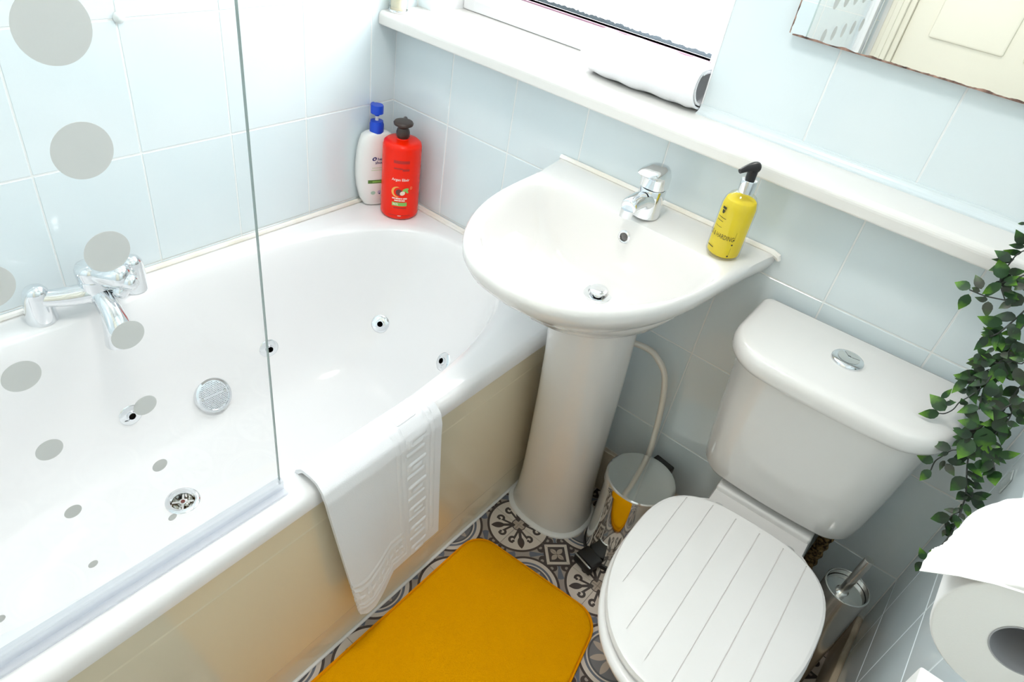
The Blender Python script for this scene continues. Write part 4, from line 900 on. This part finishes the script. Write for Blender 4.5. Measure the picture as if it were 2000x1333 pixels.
rg = [mat_ring(0.022, 0.007), mat_ring(0.032, 0.0115, 0.001)] + [mat_ring(i, 0.013, 0.0026) for i in (0.045, 0.07, 0.10, 0.14, 0.19, 0.25, 0.31, 0.38, 0.45, 0.52, 0.59, 0.66, 0.73, 0.80, 0.87, 0.93, 0.98)]
obj('pile', loft(rg, False, True), M['pile'], mt, ang=80)

# ------------------------------------------------------------------ toilet roll and holder
rcx, rcz, RO = 1.513, 1.063, 0.0555; ry0, ry1 = -0.842, -0.742
tr = thing('toilet_roll', 'white toilet paper roll with a loose sheet on the right wall', 'toilet roll', (rcx, -0.79, rcz - RO))
def yc(r, y, n=64): return [Vector((rcx + r * math.cos(2 * math.pi * i / n), y, rcz + r * math.sin(2 * math.pi * i / n))) for i in range(n)]
obj('paper', loft([yc(0.0205, ry0 + 0.001), yc(0.022, ry0), yc(RO - 0.002, ry0), yc(RO, ry0 + 0.002), yc(RO, ry1 - 0.002), yc(RO - 0.002, ry1), yc(0.0205, ry1)], False, False), M['paper'], tr, ang=60)
obj('card_core', loft([yc(0.0205, ry0 + 0.0005), yc(0.0205, ry1), yc(0.0195, ry1), yc(0.0195, ry0 + 0.0005), yc(0.0205, ry0 + 0.0005)], False, False), M['card'], tr, ang=60)
def flap(u, v):
    # v: 0 on top of the roll -> 1 loose torn end ; u: 0 near the camera -> 1 far
    near = [(rcx + 0.02, rcz + 0.0527), (1.500, 1.1175), (1.489, 1.1085), (1.474, 1.1025), (1.456, 1.0925), (1.437, 1.0785)]
    far = [(rcx + 0.02, rcz + 0.0527), (1.497, 1.1175), (1.482, 1.1075), (1.470, 1.094), (1.462, 1.072), (1.4595, 1.040)]
    ks = [0, 0.2, 0.4, 0.6, 0.8, 1.0]
    a = Vector((interp(v, ks, [q[0] for q in near]), 0, interp(v, ks, [q[1] for q in near]))); b = Vector((interp(v, ks, [q[0] for q in far]), 0, interp(v, ks, [q[1] for q in far])))
    p = a.lerp(b, sstep(0, 1.15, u)); p.y = lerp(ry0 - 0.002, ry1 + 0.004, u)
    if v > 0.99: p.x += 0.0003 * math.sin(u * 55)
    p.z += 0.003 * math.sin(u * math.pi * 2.2) * v
    return p
obj('loose_sheet', shell(40, 40, flap, 0.0006), M['paper'], tr, ang=80)
th_ = thing('toilet_roll_holder', 'white plastic toilet roll holder fixed to the right wall', 'roll holder', (XR, -0.75, 1.03))
obj('backplate', box((XR - 0.010, -0.765, 1.03), (XR - 0.0005, -0.705, 1.08), 0.003), M['plastic'], th_)
obj('spindle', tube([(rcx, ry0 + 0.085, rcz - 0.010), (rcx, ry1 + 0.008, rcz - 0.010), (rcx + 0.012, ry1 + 0.014, rcz - 0.010), (XR - 0.004, ry1 + 0.014, rcz - 0.010)], 0.008, 14), M['plastic'], th_)
wx = XR - 0.055; wq = hit(0, wx, 1799, 1300)
wbx = thing('wall_box', 'white plastic box with a raised front panel on the right wall below the toilet roll', 'box', (XR, wq.y - 0.04, wq.z - 0.11))
obj('casing', box((wx, wq.y - 0.08, wq.z - 0.11), (XR - 0.0005, wq.y, wq.z), 0.003), M['plastic'], wbx)
obj('front_panel', box((wx + 0.010, wq.y - 0.0815, wq.z - 0.10), (XR - 0.006, wq.y - 0.079, wq.z - 0.011), 0.0005), M['plastic'], wbx)

# ------------------------------------------------------------------ mirror
MX0, MX1, MZ0, MZ1, MY = 0.9385, 1.52, 1.2215, 1.85, 0.052
mr = thing('wall_mirror', 'frameless wall mirror with brown worn edges above the ledge', 'mirror', ((MX0 + MX1) / 2, MY, MZ0))
def mring_(y, ins=0.0):
    out = []; r = 0.012
    for cx, cz, a0 in ((MX1 - r, MZ1 - r, 0), (MX0 + r, MZ1 - r, 90), (MX0 + r, MZ0 + r, 180), (MX1 - r, MZ0 + r, 270)):
        for i in range(7):
            a = R_(a0 + 15 * i); out.append(Vector((cx + (r - ins) * math.cos(a), y, cz + (r - ins) * math.sin(a))))
    return out
obj('mirror_glass', loft([mring_(MY + 0.004), mring_(MY + 0.001), mring_(MY, 0.001)]), M['mirror'], mr, smooth=False)
obj('mirror_back', loft([mring_(MY + 0.0042, 0.0005), mring_(YU - 0.0004, 0.0005)]), M['backing'], mr, smooth=False)
V, F = [], []; n_ = 160
for i in range(n_ + 1):
    x = lerp(MX0 + 0.006, MX1 - 0.01, i / n_); h = 0.0012 + 0.0028 * max(0, mn.noise(Vector((x * 40, 0, 0))) + 0.25) + 0.0008 * random.random()
    V += [Vector((x, MY - 0.0006, MZ0 - 0.0004)), Vector((x, MY - 0.0006, MZ0 + h))]
for i in range(n_): F.append((2 * i, 2 * i + 2, 2 * i + 3, 2 * i + 1))
V2, F2 = [], []
for i in range(81):
    z = lerp(MZ0 + 0.002, MZ0 + 0.25, i / 80); h = 0.0010 + 0.0012 * random.random()
    V2 += [Vector((MX0 - 0.0002, MY - 0.0006, z)), Vector((MX0 + h, MY - 0.0006, z))]
for i in range(80): F2.append((2 * i, 2 * i + 2, 2 * i + 3, 2 * i + 1))
obj('edge_wear', join((V, F), (V2, F2)), M['mirrorwear'], mr, smooth=False)

# ------------------------------------------------------------------ things on the sill
rl = thing('rolled_towel', 'white rolled up towel lying on the window sill', 'towel', (0.67, 0.085, SILL_Z1))
def spir(u, v):
    x = lerp(0.535, 0.803, u); a = v * 2 * math.pi * 3.0; e = 1.0 + 0.0 * u
    k = 1 - 0.28 * v; sag = 0.004 * math.sin(u * 9 + 1) * math.sin(a)
    r1, r2 = 0.059 * k, 0.0435 * k
    endr = 1 - 0.12 * (sstep(0.06, 0.0, u) + sstep(0.94, 1.0, u))
    return Vector((x + 0.010 * math.sin(a * 0.5) * (1 if u in (0, 1) else 0), 0.082 - r1 * math.sin(a + 0.5) * endr + sag, SILL_Z1 + 0.0455 + r2 * math.cos(a + 0.5) * endr + 0.0015 * math.sin(u * 23)))
obj('towel_spiral', shell(60, 200, spir, 0.0042), M['terry'], rl, ang=80)
tl = thing('tumbler', 'small round clear glass tumbler at the end of the sill', 'glass', (0.030, 0.005, SILL_Z1))
tc_ = Vector((0.0275, -0.022, SILL_Z1 + 0.0006))
obj('glass_body', lathe(tc_, [(0.020, 0), (0.0232, 0.002), (0.0245, 0.02), (0.026, 0.08), (0.0245, 0.08), (0.0225, 0.012)], 36, True, True), M['clearplastic'], tl, ang=50)
obj('chrome_base', lathe(tc_, [(0.0238, 0.0006), (0.0246, 0.003), (0.0238, 0.006)], 36, False, False), M['chrome'], tl)
obj('candle', lathe(tc_, [(0.019, 0.004), (0.019, 0.035), (0.016, 0.038)], 28), mat('cream_wax', srgb(236, 222, 196), 0.4), tl)
sp_ = hit(0, 0.0, 231, 34)
sc2 = xf(lathe((0, 0, 0), [(0.0105, 0.0), (0.0105, 0.002), (0.0085, 0.004), (0.005, 0.007), (0.002, 0.0078)], 28), Matrix.Translation((0.0006, sp_.y, sp_.z)) @ Matrix.Rotation(R_(90), 4, 'Y'))
tag(obj('suction_cup', sc2, mat('milky_plastic', srgb(228, 233, 232), 0.12), None, loc=(0.0006, sp_.y, sp_.z)), 'small round white plastic cap stuck on the tiled wall above the bath', 'cap')
q_ = hit(0, XR, 1968, 942)
tag(obj('adhesive_plate', box((XR - 0.003, q_.y - 0.016, q_.z - 0.016), (XR - 0.0003, q_.y + 0.016, q_.z + 0.016), 0.001), mat('grey_pad', srgb(196, 205, 204), 0.3), None, loc=(XR - 0.0003, q_.y, q_.z)), 'small pale grey square plate stuck on the right wall beside the plant', 'plate')

# ------------------------------------------------------------------ trailing plant
pc = Vector((1.522, 0.005, SILL_Z1))
pl = thing('trailing_plant', 'artificial trailing plant with dark green leaves spilling over the sill end', 'plant', pc)
obj('pot', lathe(pc, [(0.032, 0), (0.036, 0.002), (0.046, 0.075), (0.0475, 0.077), (0.0475, 0.085), (0.043, 0.085), (0.041, 0.07)], 40, True, True), M['clay'], pl, ang=45)
obj('soil', lathe(pc, [(0.041, 0.066), (0.041, 0.072), (0.02, 0.075)], 28), M['soil'], pl)
KT = 0.30
def pp3(u, v, off=0.0):
    d = ray(u, v); t = (-0.095 - KT * (1.05 - CAM.z) + off - CAM.y) / (d.y - KT * d.z); p = CAM + d * t
    if p.x > XR - 0.02: p = CAM + d * (t * (XR - 0.02 - CAM.x) / (p.x - CAM.x))
    return p
top = pc + Vector((0, 0, 0.075)); edge = Vector((1.50, -0.065, 1.055))
stems = [
    [(2000, 490), (1968, 520), (1954, 545), (1955, 562), (1964, 589)], [(1964, 587), (1930, 580), (1914, 575), (1893, 566)], [(1956, 553), (1975, 548), (2004, 536)],
    [(2010, 600), (1985, 622), (1957, 646), (1942, 655), (1928, 658)], [(2004, 681), (1975, 697), (1954, 711), (1937, 733), (1926, 751), (1918, 773), (1912, 800)],
    [(1926, 751), (1905, 767), (1888, 778), (1874, 786), (1862, 800), (1846, 808), (1835, 808)], [(1932, 722), (1914, 731), (1903, 742), (1891, 754)],
    [(2004, 742), (1990, 758), (1971, 787), (1977, 801), (1968, 823), (1950, 840), (1936, 866), (1937, 885), (1943, 920)],
    [(1975, 790), (1955, 803), (1932, 822), (1919, 832), (1905, 853), (1892, 890), (1888, 927), (1887, 960), (1880, 990), (1872, 1012), (1858, 1040), (1850, 1053), (1826, 1082), (1803, 1104)],
    [(1894, 874), (1871, 879), (1857, 881), (1840, 892), (1826, 902), (1818, 919)], [(2004, 705), (1978, 706), (1950, 710), (1930, 705), (1915, 712)], [(1996, 640), (1980, 668), (1968, 690), (1950, 710)],
    [(1873, 1000), (1856, 1010), (1846, 1030)], [(1888, 965), (1898, 972), (1900, 962)]]
random.seed(11)
path3 = []
for k, st in enumerate(stems):
    pts = [pp3(u, v, random.uniform(-0.010, 0.010)) for u, v in st]
    if st[0][0] >= 1996: pts = [top, (top + edge) / 2 + Vector((0, -0.01, 0.03)), edge.lerp(pts[0], 0.5)] + pts
    path3.append(pts)
    obj('stem', tube(smooth_path(pts, 4), 0.0013 if k in (3, 4, 8) else 0.0010, 6), M['stem'], pl)
def leaf_mesh(k):
    prof_ = [(0.0, 0.0), (0.10, 0.13), (0.26, 0.215), (0.45, 0.225), (0.65, 0.165), (0.83, 0.08), (1.0, 0.0)]
    V = []; F = []
    for x, w_ in prof_:
        zc = -0.10 * (x - 0.35) ** 2 * (1 + k * 0.5)
        V += [Vector((x, -w_, zc + 0.28 * w_)), Vector((x, 0, zc)), Vector((x, w_, zc + 0.28 * w_))]
    for i in range(len(prof_) - 1):
        for j in (0, 1): F.append((3 * i + j, 3 * i + 3 + j, 3 * i + 4 + j, 3 * i + 1 + j))
    me = bpy.data.meshes.new('leaf'); n = len(V)
    V2 = V + [p - Vector((0, 0, 0.012)) for p in V]; F2 = F + [tuple(reversed([i + n for i in f])) for f in F]
    me.from_pydata([tuple(p) for p in V2], [], F2); me.update()
    for p in me.polygons: p.use_smooth = True
    me.materials.append(LEAFM[k]); return me
LM = [leaf_mesh(k) for k in range(3)]
def leaf(b, t, kind, wide=1.0, tilt=0.0):
    x = t - b; L = x.length * 1.08; x.normalize(); wide *= 1.12; toc = (CAM - b).normalized()
    z = (toc - x * toc.dot(x)).normalized(); z = (Matrix.Rotation(tilt, 3, x) @ z); y = z.cross(x)
    o = bpy.data.objects.new('leaf', LM[kind]); COL.objects.link(o); o.parent = pl
    m_ = Matrix((x * L, y * L * wide, z * L)).transposed().to_4x4(); m_.translation = b - pc
    o.matrix_local = m_
LV = [  # base u,v  tip u,v  kind wide
    (1895, 564, 1866, 552, 0, 1.3), (1892, 575, 1873, 604, 0, 1.1), (1917, 565, 1906, 538, 2, 1.1), (1914, 570, 1898, 562, 2, 1.0), (1956, 553, 1920, 574, 0, 1.0), (1929, 587, 1906, 582, 2, 1.0), (1930, 589, 1927, 619, 2, 1.1), (1973, 511, 1945, 490, 1, 1.2), (1957, 545, 1953, 507, 0, 1.4), (1969, 531, 2001, 531, 1, 1.2), (2001, 478, 1985, 451, 1, 1.2), (2002, 482, 1971, 479, 1, 0.8), (1996, 597, 1970, 570, 1, 1.3), (1958, 634, 1912, 620, 0, 1.1), (1975, 592, 1952, 602, 2, 1.3), (2004, 437, 1988, 437, 1, 0.8), (2000, 555, 1982, 566, 2, 1.6), (1964, 550, 1990, 540, 0, 0.8),
    (1956, 648, 1920, 678, 0, 1.0), (1952, 655, 1957, 684, 0, 1.2), (1929, 658, 1904, 684, 1, 0.9), (1943, 680, 1925, 690, 1, 0.9), (1912, 690, 1903, 709, 1, 1.0), (1914, 708, 1922, 687, 1, 0.6), (1915, 712, 1942, 704, 1, 1.5), (1911, 713, 1897, 720, 1, 0.9), (1904, 735, 1896, 725, 1, 1.1), (1893, 738, 1863, 733, 0, 0.9), (1888, 741, 1860, 767, 0, 0.9), (1891, 765, 1871, 764, 1, 1.1), (1888, 757, 1908, 771, 1, 1.0), (1935, 776, 1938, 743, 1, 1.5), (1943, 778, 1956, 753, 1, 1.1), (1943, 787, 1905, 776, 1, 1.0), (1973, 787, 2000, 780, 1, 1.2), (1945, 788, 1924, 794, 1, 0.9), (1965, 797, 1936, 800, 1, 1.3), (1938, 740, 1916, 730, 1, 1.6), (1965, 740, 1996, 726, 1, 1.1), (1985, 718, 1996, 754, 2, 1.0), (1950, 720, 1958, 748, 0, 1.2), (1952, 722, 1941, 748, 1, 1.0), (1975, 640, 1990, 664, 1, 1.5), (1978, 632, 1972, 654, 1, 1.2), (1966, 672, 1978, 655, 1, 1.4), (1980, 670, 1981, 688, 1, 0.9), (1991, 800, 1996, 818, 1, 1.1), (1978, 697, 1996, 690, 1, 1.2), (1958, 688, 1966, 700, 2, 1.6),
    (1846, 803, 1818, 772, 0, 1.3), (1835, 808, 1796, 809, 0, 1.1), (1846, 790, 1866, 786, 1, 1.0), (1863, 790, 1855, 781, 1, 1.1), (1838, 778, 1859, 761, 0, 0.9), (1886, 792, 1878, 780, 1, 1.4), (1884, 790, 1912, 828, 1, 0.9), (1909, 833, 1873, 822, 0, 1.2), (1899, 852, 1864, 842, 1, 1.1), (1897, 858, 1862, 854, 1, 1.1), (1899, 858, 1872, 895, 0, 1.3), (1921, 835, 1928, 886, 0, 1.3), (1960, 832, 1958, 862, 0, 1.4), (1935, 872, 1953, 874, 0, 1.0), (1858, 878, 1820, 866, 1, 1.1), (1853, 884, 1832, 891, 1, 0.8), (1823, 904, 1791, 888, 0, 1.2), (1818, 919, 1797, 938, 0, 1.2), (1845, 900, 1835, 918, 2, 0.9), (1848, 906, 1863, 929, 2, 1.2), (1850, 900, 1886, 906, 1, 0.9), (1902, 907, 1936, 909, 0, 1.3), (1945, 889, 1958, 877, 1, 0.9), (1950, 890, 1990, 887, 0, 1.0), (1945, 892, 1965, 906, 1, 0.8), (1943, 920, 1943, 947, 0, 1.6), (1896, 925, 1922, 942, 1, 1.3), (1897, 944, 1918, 955, 1, 1.2), (1885, 933, 1857, 958, 1, 1.3), (1889, 936, 1886, 956, 2, 1.0), (1888, 964, 1868, 975, 1, 1.6), (1886, 984, 1894, 1012, 0, 0.9), (1872, 993, 1862, 1003, 1, 1.1), (1862, 1008, 1858, 1022, 2, 1.2), (1848, 1035, 1840, 1048, 2, 1.0), (1806, 1094, 1797, 1072, 0, 1.1), (1801, 1099, 1788, 1116, 1, 1.1), (1879, 845, 1862, 836, 1, 1.2), (1890, 878, 1903, 900, 1, 1.4), (1908, 880, 1920, 896, 1, 1.2), (1950, 845, 1975, 836, 1, 1.1), (1966, 826, 1990, 832, 1, 1.2), (1985, 815, 2004, 830, 1, 1.3), (1930, 808, 1966, 812, 1, 1.3), (1940, 820, 1968, 846, 1, 1.4), (1877, 860, 1860, 872, 1, 0.9)]
for (a, b, c, d, k, wd) in LV:
    o1 = random.uniform(-0.022, 0.004); leaf(pp3(a, b, o1), pp3(c, d, o1 + random.uniform(-0.010, 0.010)), k, wd, random.uniform(-0.45, 0.45))
# smaller fill leaves along the stems, inside the plant
for k, pts in enumerate(path3):
    sp2 = smooth_path(pts[3:] if stems[k][0][0] >= 1996 else pts, 5)
    for i in range(1, len(sp2) - 1, 2):
        p = sp2[i]
        ax = (sp2[i + 1] - sp2[i - 1]).normalized(); sd = ax.cross((CAM - p).normalized()) * random.choice((-1, 1))
        if k in (1, 5, 9) : continue
        L = random.uniform(0.017, 0.033); d = (ax * 0.5 + sd * random.uniform(0.5, 1) + Vector((random.uniform(-.3, .3), random.uniform(-.3, .3), random.uniform(-.5, .1)))).normalized()
        if k == 8 and i > 36: L *= 0.45
        leaf(p, p + d * L, random.choice((1, 1, 2, 0)), random.uniform(0.8, 1.2), random.uniform(-0.8, 0.8))
